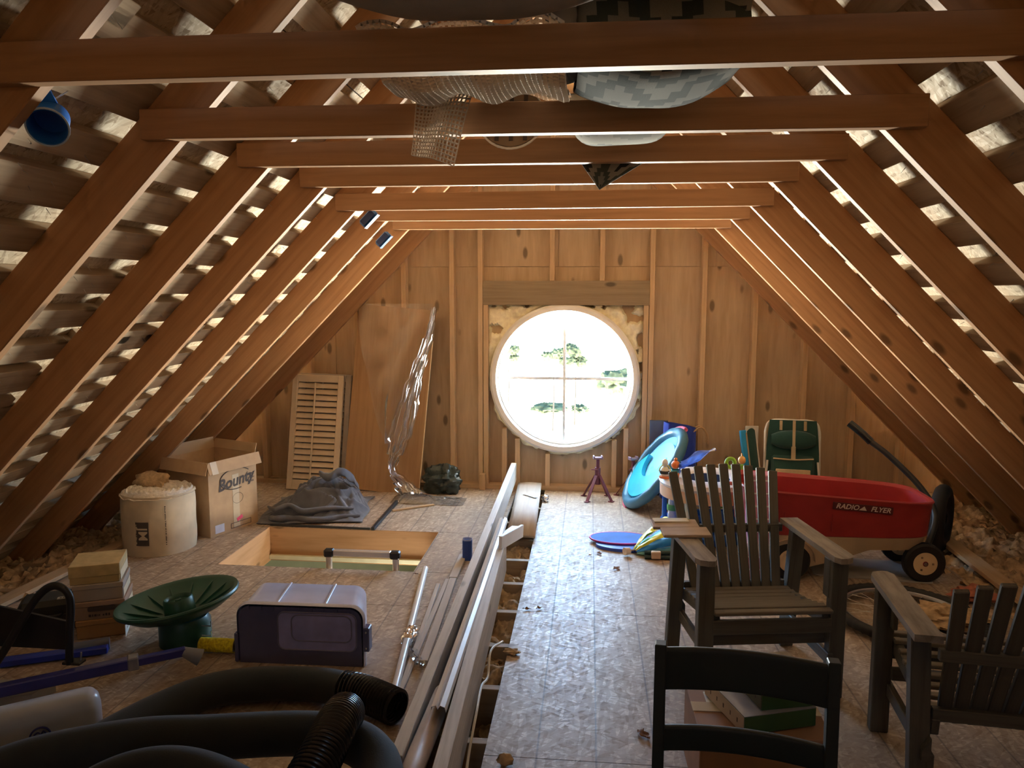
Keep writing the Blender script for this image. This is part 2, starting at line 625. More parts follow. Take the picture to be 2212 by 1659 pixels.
# spaced roof boards with the strand board laid over them
rb = {}
for side, s0, pitch in ((-1, 0.18, 0.1848), (1, 2.076 - 12 * 0.1915, 0.1915)):
    Lb = 6.36 - Y0
    n = 0
    s = s0 - 2 * pitch + pitch / 2
    while s < LRIDGE + 0.12:
        mw = slope_mat(side, s, Y0 + Lb / 2, RD + PT / 2)
        # board runs along Y: turn its own X that way
        mw = mw @ Matrix.Rotation(PI / 2, 4, 'Z')
        wdt = pitch - 0.086
        key = side
        if key not in rb:
            rb[key] = MB().box((0, 0, 0), (Lb, wdt, PT), None, 0.002).build('roof_board', W_DECK, ceil_, mw=mw)
        else:
            put(rb[key], ceil_, mw=mw)
        s += pitch
    # sheets above the boards
    for a, b in ((-0.35, 0.87), (0.875, 2.09), (2.095, 3.31), (3.315, LRIDGE + 0.19)):
        mw = slope_mat(side, (a + b) / 2, (Y0 + 6.5) / 2, RD + PT + 0.008)
        MB().box((0, 0, 0), (b - a, 6.5 - Y0, 0.016)).build('roof_sheet', OSB_R, ceil_, mw=mw)
    MB().box((0, 0, 0), (LRIDGE + 0.6, 6.5 - Y0, 0.012)).build('roof_covering', plain('roof_felt', (0.05, 0.05, 0.05), 0.9), ceil_, mw=slope_mat(side, LRIDGE / 2 - 0.05, (Y0 + 6.5) / 2, RD + PT + 0.024))
# fillers where boards butt without a gap (left slope)
for s, ya, yb in ((2.53, 0.0, 3.55), (2.347, 2.5, 3.55), (2.90, 1.75, 3.2), (2.16, 3.0, 4.05), (1.978, 2.95, 4.05), (1.793, 2.95, 4.0), (3.08, 0.5, 2.0), (1.61, 0.5, 2.9), (1.43, 0.5, 2.9), (1.25, 0.5, 2.9)):
    mw = slope_mat(-1, s, (ya + yb) / 2, RD + PT / 2) @ Matrix.Rotation(PI / 2, 4, 'Z')
    MB().box((0, 0, 0), (yb - ya, 0.083, PT), None, 0.002).build('roof_board', W_DECK, ceil_, mw=mw)
# nail points coming through the boards
nb = MB()
for side in (-1, 1):
    for _ in range(420):
        s = random.uniform(1.2, 4.1); y = random.uniform(1.7, 4.6)
        mt = slope_mat(side, s, y, RD + 0.002)
        a = mt @ Vector((0, 0, 0)); b = mt @ Vector((random.uniform(-.006, .006), random.uniform(-.006, .006), -0.022))
        nb.tube([a, b], [0.0013, 0.0004], 4, cap=False)
o = nb.build('nail_points', STEEL, ceil_); o['kind'] = 'stuff'
# eave closing boards so that no sky shows under the roof
for side, nm in ((-1, 'wall_left'), (1, 'wall_right')):
    struct(MB().box((side * 3.30, (Y0 + 6.3) / 2, -0.12), (0.03, 6.3 - Y0, 0.75)).build(nm, W_DECK), 'low eave wall behind the rafter feet')

# ---- gable wall with the round window
wall = setting('wall_back', 'plywood gable wall with open studs')
WX, WZ = 0.026, 0.905
RXZ = lambda poly: clip(clip(poly, 1, 0.989, 3.048 + 0.19), -1, 0.989, 3.048 + 0.19)
Rwall = Matrix(((1, 0, 0), (0, 0, -1), (0, 1, 0)))      # XY polygon -> XZ, extrude to -Y
def wall_panel(x0, x1, z0, z1):
    p = RXZ([(x0, z0), (x1, z0), (x1, z1), (x0, z1)])
    if len(p) < 3:
        return
    cx = sum(q[0] for q in p) / len(p); cz = sum(q[1] for q in p) / len(p)
    # its own X stands upright so the grain does too
    R2 = Matrix(((0, -1, 0), (0, 0, -1), (1, 0, 0)))
    pp = [(q[1] - cz, -(q[0] - cx)) for q in p]
    MB().prism(pp, -0.014).build('plywood_panel', W_PLY, wall, mw=Matrix.Translation((cx, YW, cz)) @ R2.to_4x4())
G = 0.003
for x0, x1 in ((-3.3, -1.86), (-1.86 + G, -0.64), (0.70, 1.90), (1.90 + G, 3.3)):
    wall_panel(x0, x1, -0.35, 1.79)
for x0, x1 in ((-2.4, -1.25), (-1.25 + G, -0.03), (-0.03 + G, 1.19), (1.19 + G, 2.4)):
    wall_panel(x0, x1, 1.793, 3.3)
# middle panel with the round hole
def holed(x0, x1, z0, z1, r, n=64):
    ring, sq = [], []
    for i in range(n):
        a = 2 * PI * i / n
        dx, dz = math.cos(a), math.sin(a)
        t = min(((x1 - WX) / dx) if dx > 1e-6 else 1e9, ((x0 - WX) / dx) if dx < -1e-6 else 1e9,
                ((z1 - WZ) / dz) if dz > 1e-6 else 1e9, ((z0 - WZ) / dz) if dz < -1e-6 else 1e9)
        ring.append((r * dx, r * dz)); sq.append((t * dx, t * dz))
    # snap the nearest rays to the corners
    for cx, cz in ((x0, z0), (x1, z0), (x1, z1), (x0, z1)):
        j = min(range(n), key=lambda q: (sq[q][0] + WX - cx) ** 2 + (sq[q][1] + WZ - cz) ** 2)
        sq[j] = (cx - WX, cz - WZ)
    mb = MB()
    vs = [(z, -x, 0) for x, z in ring] + [(z, -x, 0) for x, z in sq] + [(z, -x, -0.014) for x, z in ring] + [(z, -x, -0.014) for x, z in sq]
    fs = []
    for i in range(n):
        j = (i + 1) % n
        fs += [(i, j, n + j, n + i), (2 * n + i, 3 * n + i, 3 * n + j, 2 * n + j), (i, 2 * n + i, 2 * n + j, j), (n + i, n + j, 3 * n + j, 3 * n + i)]
    mb.add(vs, fs)
    R2 = Matrix(((0, -1, 0), (0, 0, -1), (1, 0, 0)))
    return mb.build('plywood_panel', W_PLY, wall, mw=Matrix.Translation((WX, YW, WZ)) @ R2.to_4x4())
holed(-0.64 + G, 0.70 - G, -0.35, 1.79, 0.585)
# studs (their own X upright), plates, header, cripples
def stud(x, z0, z1, w_=0.038, y0=6.060, d=0.089, m=None):
    beam('stud', (x, y0 + d / 2, z0), (x, y0 + d / 2, z1), d, w_, m or W_STUD, wall, up=(1, 0, 0))
top = lambda x: (3.048 - abs(x)) / 0.989 + 0.10
for x in (-2.46, -2.06, -1.66, -1.262, -0.872, 1.098, 1.486, 1.872, 2.24, 2.62):
    stud(x, 0.038, top(x))
stud(-0.643, 0.038, top(0.643)); stud(-0.600, 0.038, 1.49)
stud(0.702, 0.038, top(0.70)); stud(0.660, 0.038, 1.49)
stud(-0.075, 1.68, 2.9); stud(0.315, 1.68, 2.75)
for x, zt in ((-0.45, 0.50), (-0.345, 0.42), (-0.10, 0.30), (0.43, 0.42), (0.52, 0.52)):
    stud(x, 0.038, zt)
beam('header', (-0.622, 6.085, 1.585), (0.682, 6.085, 1.585), 0.05, 0.19, wood('header_wood', (0.33, 0.25, 0.16), (0.26, 0.19, 0.11)), wall)
beam('sill_plate', (-3.0, 6.105, 0.019), (3.0, 6.105, 0.019), 0.089, 0.038, W_STUD, wall)
stud(-0.625, 0.0, 0.13, 0.045, 6.02, 0.05)
# rafter that runs against the sheathing is the last of the row; short blocking at the top left corner
# outer siding boards behind the sheathing close its joints
for x0, x1, z0, z1 in ((-3.3, WX - 0.60, -0.4, 1.52), (WX + 0.60, 3.3, -0.4, 1.52), (WX - 0.60, WX + 0.60, -0.4, 0.30), (-3.3, 3.3, 1.52, 3.3)):
    p = RXZ([(x0, z0), (x1, z0), (x1, z1), (x0, z1)])
    MB().prism(p, 0.012, Rwall, loc=(0, YW + 0.030, 0)).build('siding', W_DECK, wall)

# ---- window
win = setting('window_1', 'round four-pane window in the gable wall', (WX, 6.13, WZ))
RW = Matrix(((1, 0, 0), (0, 0, 1), (0, -1, 0)))         # lathe axis -> Y
WPAINT = plain('window_paint', (0.88, 0.87, 0.84), 0.4, var=0.03)
MB().lathe([(0.595, -0.06), (0.578, -0.075), (0.545, -0.075), (0.535, -0.055), (0.535, 0.06), (0.595, 0.06)], 72, R=RW, closed=True).build('frame', WPAINT, win, 40)
MB().lathe([(0.536, -0.02), (0.528, -0.03), (0.512, -0.03), (0.505, -0.02), (0.505, 0.045), (0.536, 0.045)], 72, R=RW, closed=True).build('sash', WHITE_PL, win, 40)
MUNT = plain('muntin_grey', (0.84, 0.87, 0.92), 0.4, var=0.03)
MB().box((0, 0, 0), (0.022, 0.018, 1.012)).build('muntin', MUNT, win)
MB().box((0, 0, 0), (1.012, 0.0185, 0.022)).build('muntin', MUNT, win)
PANE = glassy('window_glass', (0.97, 0.985, 0.98), 0.0, 0.02, 0.0)
for a in range(4):
    pts = [(0.006, 0.006)] + [(0.504 * math.cos(t), 0.504 * math.sin(t)) for t in [PI / 2 * i / 16 for i in range(17)]]
    pts = [(max(0.006, p[0]), max(0.006, p[1])) for p in pts]
    mb = MB()
    mb.add([(p[0], 0, p[1]) for p in pts], [tuple(range(len(pts)))])
    mb.build('pane', PANE, win, rot=(0, a * PI / 2, 0), loc=(0, 0.012, 0))
# spray foam: lumpy band round the frame, wide in the upper corners
FOAM = plain('spray_foam', (0.93, 0.85, 0.64), 0.5, var=0.14, scale=30, bump=0.5)
def foam(u, v):
    a = 2 * PI * u
    ca, sa = math.cos(a), math.sin(a)
    sqr = min(0.62 / max(abs(ca), 1e-6), (0.585 if sa > 0 else 0.60) / max(abs(sa), 1e-6))
    corner = max(0.0, math.sin(2 * a)) if ca * sa > 0 and sa > 0 else (max(0.0, -math.sin(2 * a)) if sa > 0 else 0.0)
    nn = N3(ca * 4, sa * 4, 3.1) * 0.5 + N3(ca * 11, sa * 11, 9.0) * 0.5
    ro = 0.608 + 0.040 * max(-0.3, nn) + (0.016 if sa < 0 else 0) + corner * 0.30 * (0.8 + 0.5 * nn)
    ro = max(0.60, min(ro, sqr + 0.02))
    r = 0.592 + (ro - 0.592) * v
    bulge = math.sin(PI * min(1, v * 1.02)) * (0.55 + 0.6 * N3(r * ca * 16, r * sa * 16, 1.0))
    hole = max(0.0, N3(ca * 5, sa * 5, r * 9 + 4))
    gap = N3(r * ca * 9 + 2.0, r * sa * 9, 6.0) + 0.35 * N3(r * ca * 22, r * sa * 22, 2.0)
    yy = -0.004 - 0.050 * max(0.02, bulge - hole * 0.8)
    if v > 0.22 and gap > 0.16:
        yy = 0.035                                # bare sheathing shows between the blobs
    return Vector((r * ca, yy, r * sa))
MB().grid(foam, 300, 14, cu=True).build('spray_foam', FOAM, win, 70)

# ---- the back end of the attic, behind the photographer
wf = setting('wall_front', 'plywood gable wall behind the viewer with an added fill window')
for x0, x1, z0, z1 in ((-3.3, -0.25, -0.5, 3.4), (0.25, 3.3, -0.5, 3.4), (-0.25, 0.25, -0.5, 2.15), (-0.25, 0.25, 2.65, 3.4)):
    MB().box(((x0 + x1) / 2, Y0 - 0.02, (z0 + z1) / 2), (x1 - x0, 0.03, z1 - z0)).build('plywood_panel', W_PLY, wf)
w2 = setting('fill_window', 'added small square window for fill light, high behind the viewer', (0, Y0 - 0.03, 2.40))  # no window known here; added to light surfaces that face the camera
for c_, s_ in (((0, 0, 0.24), (0.50, 0.06, 0.02)), ((0, 0, -0.24), (0.50, 0.06, 0.02)), ((0.24, 0, 0), (0.02, 0.06, 0.46)), ((-0.24, 0, 0), (0.02, 0.06, 0.46))):
    MB().box(c_, s_).build('frame', WPAINT, w2)
MB().box((0, 0, 0), (0.46, 0.004, 0.46)).build('pane', PANE, w2)

# ---- floor: strand board sheets, open joist bay, hatch
floor = setting('floor', 'strand board attic floor over joists')
HX0, HX1, HY0, HY1 = -1.925, -0.760, 4.150, 4.885
def sheet(x0, x1, y0, y1, dz=0.0):
    g = 0.0015
    MB().box(((x0 + x1) / 2, (y0 + y1) / 2, -0.009 + dz), (x1 - x0 - 2 * g, y1 - y0 - 2 * g, 0.018)).build('floor_panel', OSB_F, floor)
XL, XG0, XG1, XR = -2.72, -0.340, -0.120, 2.32
for y0, y1 in ((Y0, -2.43), (-2.43, -1.21), (-1.21, 0.01), (0.01, 1.23), (1.23, 2.45), (2.45, 3.67), (3.67, 4.89), (4.89, 6.15)):
    sheet(XG1, XR, y0, y1)
for y0, y1 in ((Y0, -2.43), (-2.43, -1.21), (-1.21, 0.01), (0.01, 1.23), (1.23, 2.45), (2.45, 3.67), (3.67, HY0)):
    sheet(XL, XG0, y0, y1)
sheet(XL, HX0, HY0, HY1); sheet(HX1, XG0, HY0, HY1)
sheet(XL, -1.21, HY1, 6.15, 0.002); sheet(-1.20, XG0, HY1, 6.15)
W_JOIST = wood('joist_wood', (0.50, 0.36, 0.22), (0.38, 0.26, 0.15))
for j in range(-12, 9):
    y = 4.463 + 0.3795 * (j - 4)
    if y < Y0 or y > 6.1:
        continue
    segs = [(-3.2, 3.2)]
    if HY0 - 0.05 < y < HY1 + 0.05:
        segs = [(-3.2, HX0 - 0.04), (HX1 + 0.04, 3.2)]
    for a, b in segs:
        beam('joist', (a, y, -0.112), (b, y, -0.112), 0.038, 0.184, W_JOIST, floor)
# ceiling of the storey below carries the insulation; it has the hatch opening
PLASTER = plain('plaster', (0.70, 0.68, 0.55), 0.9, var=0.03)
c2 = setting('ceiling_below', 'plaster ceiling of the room under the hatch')
for x0, x1, y0, y1 in ((-3.4, HX0 - .04, Y0, 6.15), (HX1 + .04, 3.4, Y0, 6.15), (HX0 - .04, HX1 + .04, Y0, HY0 - .04), (HX0 - .04, HX1 + .04, HY1 + .04, 6.15)):
    MB().box(((x0 + x1) / 2, (y0 + y1) / 2, -0.215), (x1 - x0, y1 - y0, 0.02)).build('plaster_panel', PLASTER, c2)
# hatch lining boards
hat = thing('attic_hatch', 'open hatch in the floor lined with pine boards', 'hatch', ((HX0 + HX1) / 2, (HY0 + HY1) / 2, 0))
hx, hy = (HX1 - HX0) / 2, (HY1 - HY0) / 2
W_HATCH = wood('hatch_pine', (0.55, 0.32, 0.16), (0.44, 0.24, 0.10), grain=(2, 22, 22))
beam('lining_board', (-hx - .02, hy + .01, -0.118), (hx + .02, hy + .01, -0.118), 0.02, 0.235, W_HATCH, hat)
beam('lining_board', (-hx - .02, -hy - .01, -0.118), (hx + .02, -hy - .01, -0.118), 0.02, 0.235, W_HATCH, hat)
beam('lining_board', (-hx - .01, -hy, -0.118), (-hx - .01, hy, -0.118), 0.02, 0.235, W_HATCH, hat)
beam('lining_board', (hx + .01, -hy, -0.118), (hx + .01, hy, -0.118), 0.02, 0.235, W_HATCH, hat)
beam('door_stop', (-hx, hy - .014, -0.205), (hx, hy - .014, -0.205), 0.025, 0.03, plain('pale_trim', (0.72, 0.70, 0.50), 0.6), hat)
# room below: pale walls and its ceiling lamp
rm = setting('wall_below', 'pale painted walls of the room below')
PW = plain('pale_wall_paint', (0.66, 0.68, 0.50), 0.8, var=0.04)
for c_, s_ in (((-1.3, 6.0, -1.4), (3.6, 0.05, 2.6)), ((-1.3, 3.0, -1.4), (3.6, 0.05, 2.6)), ((-3.1, 4.5, -1.4), (0.05, 3.0, 2.6)), ((0.5, 4.5, -1.4), (0.05, 3.0, 2.6)), ((-1.3, 4.5, -2.72), (3.6, 3.0, 0.04))):
    MB().box(c_, s_).build('wall_panel', PW, rm)
lamp = thing('ceiling_lamp', 'flat ceiling lamp in the room below the hatch', 'lamp', (-0.35, 5.1, -0.24))
MB().lathe([(0.0, -0.06), (0.11, -0.05), (0.14, -0.02), (0.14, 0.0), (0.0, 0.0)], 24).build('lamp_shade', glassy('opal', (1, .97, .9), 0.5), lamp, 40)
al = bpy.data.lights.new('room_lamp', 'AREA'); al.shape = 'DISK'; al.size = 0.5; al.energy = 9; al.color = (1.0, 0.92, 0.76)
alo = bpy.data.objects.new('room_lamp', al); COL.objects.link(alo); alo.location = (-0.75, 4.62, -0.62)
alo.rotation_euler = (Vector((-1.9, 4.3, -0.1)) - alo.location).to_track_quat('-Z', 'Y').to_euler()

# insulation in the open bay and under the eaves: lumpy fluff nobody could count
def fluff(name, x0, x1, y0, y1, z, amp, nx, ny, seed, zf=None):
    def fn(u, v):
        x = x0 + (x1 - x0) * u; y = y0 + (y1 - y0) * v
        h = N3(x * 9 + seed, y * 9, 0.3) + 0.6 * N3(x * 23, y * 23 + seed, 4.0) + 0.35 * N3(x * 55, y * 55, seed)
        zz = (zf(x, y) if zf else z) + amp * h
        return Vector((x + 0.35 * amp * N3(x * 30, y * 30, 7), y + 0.35 * amp * N3(x * 30, y * 30, 17), zz))
    return MB().grid(fn, nx, ny).build(name, FLUFF, None, 60)
def bay_z(x, y):
    f = N3(0.0, y * 2.3, 5.0)
    return -0.085 + 0.05 * f - (0.10 if y < 2.95 else 0)
tag(fluff('loose_insulation', -0.50, -0.08, 1.2, 4.9, -0.09, 0.05, 60, 420, 2.0, bay_z), 'tan loose insulation filling the open joist bay in the floor', 'insulation', kind='stuff')
tag(fluff('loose_insulation', -3.28, -2.62, 1.2, 6.0, -0.03, 0.06, 60, 260, 9.0), 'tan loose insulation under the eaves beside the blanket roll', 'insulation', kind='stuff')
tag(fluff('loose_insulation', 2.26, 3.28, 1.2, 6.0, -0.02, 0.06, 70, 260, 15.0), 'tan loose insulation under the eaves beyond the red wagon', 'insulation', kind='stuff')
beam_l = beam('loose_board', (-2.80, 2.3, 0.012), (-2.62, 5.1, 0.03), 0.09, 0.022, W_CLEAN)
tag(beam_l, 'narrow pine board along the left edge of the floor', 'board')
beam_r = beam('loose_board', (2.42, 3.3, 0.03), (2.50, 5.9, 0.05), 0.10, 0.025, W_CLEAN)
tag(beam_r, 'narrow pine board along the floor edge beyond the wagon', 'board')

# ---- outside: lawn, trees and shrubs seen burnt out through the pane
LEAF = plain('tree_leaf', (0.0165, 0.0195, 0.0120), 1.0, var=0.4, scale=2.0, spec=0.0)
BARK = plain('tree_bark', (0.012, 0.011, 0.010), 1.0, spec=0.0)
def crown(mb, c, r, seed, sq=0.85):
    def fn(u, v):
        a = 2 * PI * u; b = PI * (v - 0.5)
        d = Vector((math.cos(a) * math.cos(b), math.sin(a) * math.cos(b), math.sin(b) * sq))
        q = 1 + 0.45 * N3(d.x * 3 + seed, d.y * 3, d.z * 3) + 0.35 * N3(d.x * 9, d.y * 9 + seed, d.z * 9)
        return Vector(c) + d * r * q
    mb.grid(fn, 28, 16, cu=True)
def tree(x, y, r, label, seed):
    t = thing('tree', label, 'tree', (x, y, -5.6), group='trees outside the window')
    MB().tube([(0, 0, 0), (0.05, 0, 2.0), (0, .05, 3.6)], [0.045, 0.04, 0.02], 8).build('trunk', BARK, t, 40)
    for q in range(4):
        mb = MB(); crown(mb, (random.uniform(-.9, .9) * r, random.uniform(-.4, .4) * r, 3.8 + random.uniform(-0.6, 0.6) * r), r * random.uniform(0.35, 0.55), seed + q * 7)
        mb.build('crown', LEAF, t, 60)
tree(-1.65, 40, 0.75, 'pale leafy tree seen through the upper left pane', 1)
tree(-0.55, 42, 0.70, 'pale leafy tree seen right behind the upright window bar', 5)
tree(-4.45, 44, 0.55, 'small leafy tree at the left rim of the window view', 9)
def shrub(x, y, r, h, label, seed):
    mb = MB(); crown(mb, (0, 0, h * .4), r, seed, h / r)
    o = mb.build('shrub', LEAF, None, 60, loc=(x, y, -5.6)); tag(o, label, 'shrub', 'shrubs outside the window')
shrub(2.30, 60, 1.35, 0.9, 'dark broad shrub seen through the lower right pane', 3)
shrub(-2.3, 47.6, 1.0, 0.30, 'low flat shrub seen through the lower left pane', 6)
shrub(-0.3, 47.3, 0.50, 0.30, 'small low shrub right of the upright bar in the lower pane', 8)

# ================================================================== THINGS ON THE FLOOR
# ---- lumber lying along the open bay
o = beam('lumber_plank', (-0.362, 2.20, 0.072), (-0.366, 6.00, 0.165), 0.042, 0.140, W_GREY)
tag(o, 'longest grey weathered plank on edge, reaching up to the gable wall', 'plank')
o = beam('lumber_plank', (-0.190, 1.70, 0.080), (-0.262, 4.28, 0.080), 0.045, 0.200, W_GREY)
tag(o, 'thick grey plank on edge next to the open insulation gap', 'plank')
WTRIM = plain('white_trim_paint', (0.70, 0.69, 0.72), 0.35, var=0.05)
GTRIM = wood('grey_trim', (0.60, 0.55, 0.52), (0.52, 0.47, 0.44), grain=(2, 30, 30), knots=False, rough=0.5)
# bent metal trim with a W section
def trim_profile(name, a, b, prof, m, th=0.0015):
    a, b = Vector(a), Vector(b)
    x = (b - a).normalized(); y = Vector((0, 0, 1)).cross(x).normalized(); z = x.cross(y)
    L = (b - a).length
    mb = MB(); n = len(prof)
    vs = []
    for s in (-L / 2, L / 2):
        for off in (0, th):
            vs += [(s, p[0], p[1] + off) for p in prof]
    fs = []
    for i in range(n - 1):
        fs += [(i, i + 1, 2 * n + i + 1, 2 * n + i), (n + i, 3 * n + i, 3 * n + i + 1, n + i + 1), (i, n + i, n + i + 1, i + 1), (2 * n + i, 2 * n + i + 1, 3 * n + i + 1, 3 * n + i)]
    fs += [(0, 2 * n, 3 * n, n), (n - 1, 2 * n - 1, 4 * n - 1, 3 * n - 1)]
    mb.add(vs, fs)
    mw = Matrix((x, y, z)).transposed().to_4x4(); mw.translation = (a + b) / 2
    return mb.build(name, m, None, mw=mw)
o = trim_profile('metal_trim', (-0.266, 2.40, 0.188), (-0.292, 4.60, 0.190), [(0.026, -0.012), (0.024, 0.004), (0.008, 0.010), (0.002, -0.004), (-0.006, 0.010), (-0.022, 0.004), (-0.026, -0.014)], WTRIM)
tag(o, 'long white bent metal trim lying between the two grey planks', 'trim')
o = beam('trim_board', (-0.305, 1.80, 0.060), (-0.310, 3.62, 0.090), 0.050, 0.018, GTRIM)
tag(o, 'pale trim board lying flat between the two grey planks', 'board')
def gutter(u, v):
    a = PI * (0.02 + 0.96 * v)
    return Vector((-0.9 + 1.0 * u, 0.034 * math.cos(a), 0.036 * math.sin(a)))
mb = MB().grid(gutter, 2, 13)
o = mb.build('half_round_trim', plain('tan_vinyl', (0.50, 0.38, 0.30), 0.45), None, 50, mw=Matrix.Translation((-0.292, 2.52, 0.118)) @ Matrix.Rotation(PI / 2 - 0.02, 4, 'Z'))
sm = o.modifiers.new('thickness', 'SOLIDIFY'); sm.thickness = 0.003
tag(o, 'tan half-round vinyl trim under the near end of the white metal trim', 'trim')
o = beam('trim_offcut', (-0.262, 4.22, 0.196), (-0.225, 4.70, 0.110), 0.052, 0.014, plain('bright_white_paint', (0.86, 0.84, 0.74), 0.5, var=0.03))
tag(o, 'short bright cream trim offcut leaning on the thick plank', 'trim')
o = beam('trim_offcut', (-0.250, 4.06, 0.215), (-0.168, 4.50, 0.150), 0.018, 0.075, WTRIM)
tag(o, 'short white trim offcut on edge beside the cream offcut', 'trim')
# wide cupped board over the bay
def cup(u, v):
    x = (v - 0.5) * 0.185
    return Vector((0.63 * (2 * u - 1), x, 0.006 * math.cos(PI * (v - 0.5)) - 0.0))
mb = MB().grid(cup, 2, 9)
o = mb.build('wide_board', wood('wide_board_wood', (0.47, 0.37, 0.29), (0.38, 0.29, 0.22), grain=(2, 30, 30), knots=False), None, 50, mw=Matrix.Translation((-0.218, 5.385, 0.045)) @ Matrix.Rotation(PI / 2 + 0.03, 4, 'Z') @ Matrix.Rotation(-0.025, 4, 'Y'))
sm = o.modifiers.new('thickness', 'SOLIDIFY'); sm.thickness = 0.02; sm.offset = 0
tag(o, 'wide cupped brown board bridging the open bay by the gable wall', 'board')
for i, (a, b, wd, h, lb) in enumerate((
        ((-0.578, 3.96), (-0.498, 2.72), 0.022, 0.012, 'thinnest grey trim strip on the floor, nearest the white pole'),
        ((-0.542, 4.04), (-0.505, 2.78), 0.024, 0.010, 'narrow grey trim strip beside the thinnest strip'),
        ((-0.508, 4.03), (-0.464, 3.065), 0.038, 0.020, 'stubby grey trim board with its sawn end toward the viewer'),
        ((-0.520, 4.43), (-0.512, 4.05), 0.045, 0.016, 'short grey trim board beside the blue can'),
        ((-0.415, 4.22), (-0.405, 2.45), 0.020, 0.026, 'grey trim strip tight against the longest plank'))):
    o = beam('trim_strip', (a[0], a[1], h / 2), (b[0], b[1], h / 2), wd, h, GTRIM)
    tag(o, lb, 'trim', 'grey trim strips on the floor')
# white pole with a scrap of film round it
pole = thing('white_pole', 'slim white metal pole lying by the hatch with film wrapped round', 'pole', (-0.605, 3.48, 0.0))
MB().tube([(-0.087, 0.68, 0.017), (0.085, -0.70, 0.017)], 0.0165, 16).build('tube', plain('pole_white', (0.74, 0.74, 0.76), 0.3, var=0.03), pole, 40)
FILM = glassy('clear_film', (0.93, 0.95, 0.97), 0.10, 0.12, 0.6)
def wrap(u, v):
    a = 2 * PI * u
    r = 0.022 + 0.020 * abs(N3(math.cos(a) * 2, math.sin(a) * 2, v * 5)) + 0.03 * v * v * abs(N3(a, v, 3))
    y = -0.26 + 0.13 * v + 0.02 * N3(a * 1.5, v * 3, 8)
    return Vector((0.029 + r * math.cos(a), y, 0.020 + max(-0.018, r * math.sin(a))))
MB().grid(wrap, 36, 10, cu=True).build('film_scrap', FILM, pole, 30)
def wrap2(u, v):
    return Vector((0.05 + 0.10 * u + 0.015 * N3(u * 4, v * 4, 1), -0.30 - 0.16 * u + 0.07 * (v - .5) + 0.02 * N3(u * 5, v * 5, 2), 0.012 + 0.03 * abs(N3(u * 6, v * 6, 5))))
MB().grid(wrap2, 14, 8).build('film_scrap', FILM, pole, 30)
# blue can
can = thing('paint_can', 'small blue box standing behind the longest plank', 'can', (-0.485, 4.385, 0.0))
MB().prism(rr(0.055, 0.055, 0.012), 0.120).build('body', plain('blue_print', (0.03, 0.08, 0.36), 0.4), can, 40)
def frill(u, v):
    a = 2 * PI * u
    return Vector((0.027 * math.cos(a), 0.027 * math.sin(a), 0.118 + v * 0.010 * (1 + 0.8 * N3(math.cos(a) * 5, math.sin(a) * 5, 0))))
MB().grid(frill, 32, 3, cu=True).build('frayed_rim', plain('pale_blue_rim', (0.55, 0.62, 0.85), 0.5), can)
# electric cable along the thick plank
tag(MB().tube(cr([(-0.150, 3.30, 0.01), (-0.178, 3.10, 0.06), (-0.172, 2.95, 0.02), (-0.176, 2.80, 0.06), (-0.166, 2.60, 0.07), (-0.165, 2.40, 0.02), (-0.155, 2.2, -0.02), (-0.158, 1.9, 0.02)], 8), 0.005, 6).build('cable', plain('cream_cable', (0.72, 0.66, 0.55), 0.5), None, 40), 'thin cream cable hanging along the thick plank over the gap', 'cable')

# ---- litter on the floor
LEAFM = plain('dead_leaf', (0.20, 0.09, 0.035), 0.8, var=0.3, scale=60)
def leaf(x, y, s, label, m=LEAFM, a=0.0, z=0.002):
    def fn(u, v):
        w_ = math.sin(PI * min(1, u * 1.02)) * (0.5 + 0.25 * math.sin(u * 18))
        return Vector(((u - .5) * s, (v - .5) * s * w_, 0.004 + 0.3 * s * abs(v - .5) * w_ + 0.18 * s * N3(u * 3, v * 2, x)))
    o = MB().grid(fn, 9, 5).build('dead_leaf', m, None, 60, loc=(x, y, z + 0.02 * s), rot=(0, 0, a))
    tag(o, label, 'leaf', 'litter on the floor')
leaf(0.903, 3.439, 0.055, 'brown dead leaf on the floor under the armchair with boards', a=0.4)
leaf(0.396, 4.308, 0.060, 'curled dark leaf on the open floor left of the slatted armchair', a=0.9)
leaf(0.300, 4.56, 0.055, 'brown leaf at the left tip of the pop-up toy', a=2.0)
leaf(0.435, 2.622, 0.070, 'pale and brown leaf beside the foreground chair post', a=2.2)
leaf(0.245, 4.52, 0.030, 'small brown leaf below the pop-up toy', a=1.0)
leaf(1.65, 2.99, 0.09, 'dark red leaf under the cropped armchair back', a=0.2)
leaf(-0.735, 4.10, 0.03, 'crumb of dark leaf at the near edge of the hatch', a=0.2)
leaf(-0.07, 3.68, 0.045, 'reddish leaf crumb on the floor seam by the gap', a=0.1)
leaf(-0.01, 3.70, 0.040, 'second reddish leaf crumb on the floor seam', a=0.7)
chunk = fl = None
def lump(c, r, seed, amp=0.3, sq=1.0, n=(18, 12)):
    def fn(u, v):
        a = 2 * PI * u; b = PI * (v - 0.5)
        d = Vector((math.cos(a) * math.cos(b), math.sin(a) * math.cos(b), math.sin(b)))
        q = 1 + amp * N3(d.x * 2.2 + seed, d.y * 2.2, d.z * 2.2) + amp * 0.5 * N3(d.x * 6, d.y * 6 + seed, d.z * 6)
        return Vector(c) + Vector((d.x * r[0], d.y * r[1], d.z * r[2])) * q
    return fn, n
def lump_obj(name, c, r, seed, m, amp=0.3, n=(20, 12), smooth=60):
    fn, nn = lump((0, 0, 0), r, seed, amp, n=n)
    return MB().grid(fn, nn[0], nn[1], cu=True).build(name, m, None, smooth, loc=c)
tag(lump_obj('insulation_scrap', (-0.04, 2.40, 0.020), (0.028, 0.022, 0.020), 3, FLUFF, 0.3), 'brown scrap of insulation at the edge of the gap, nearest the viewer', 'scrap')
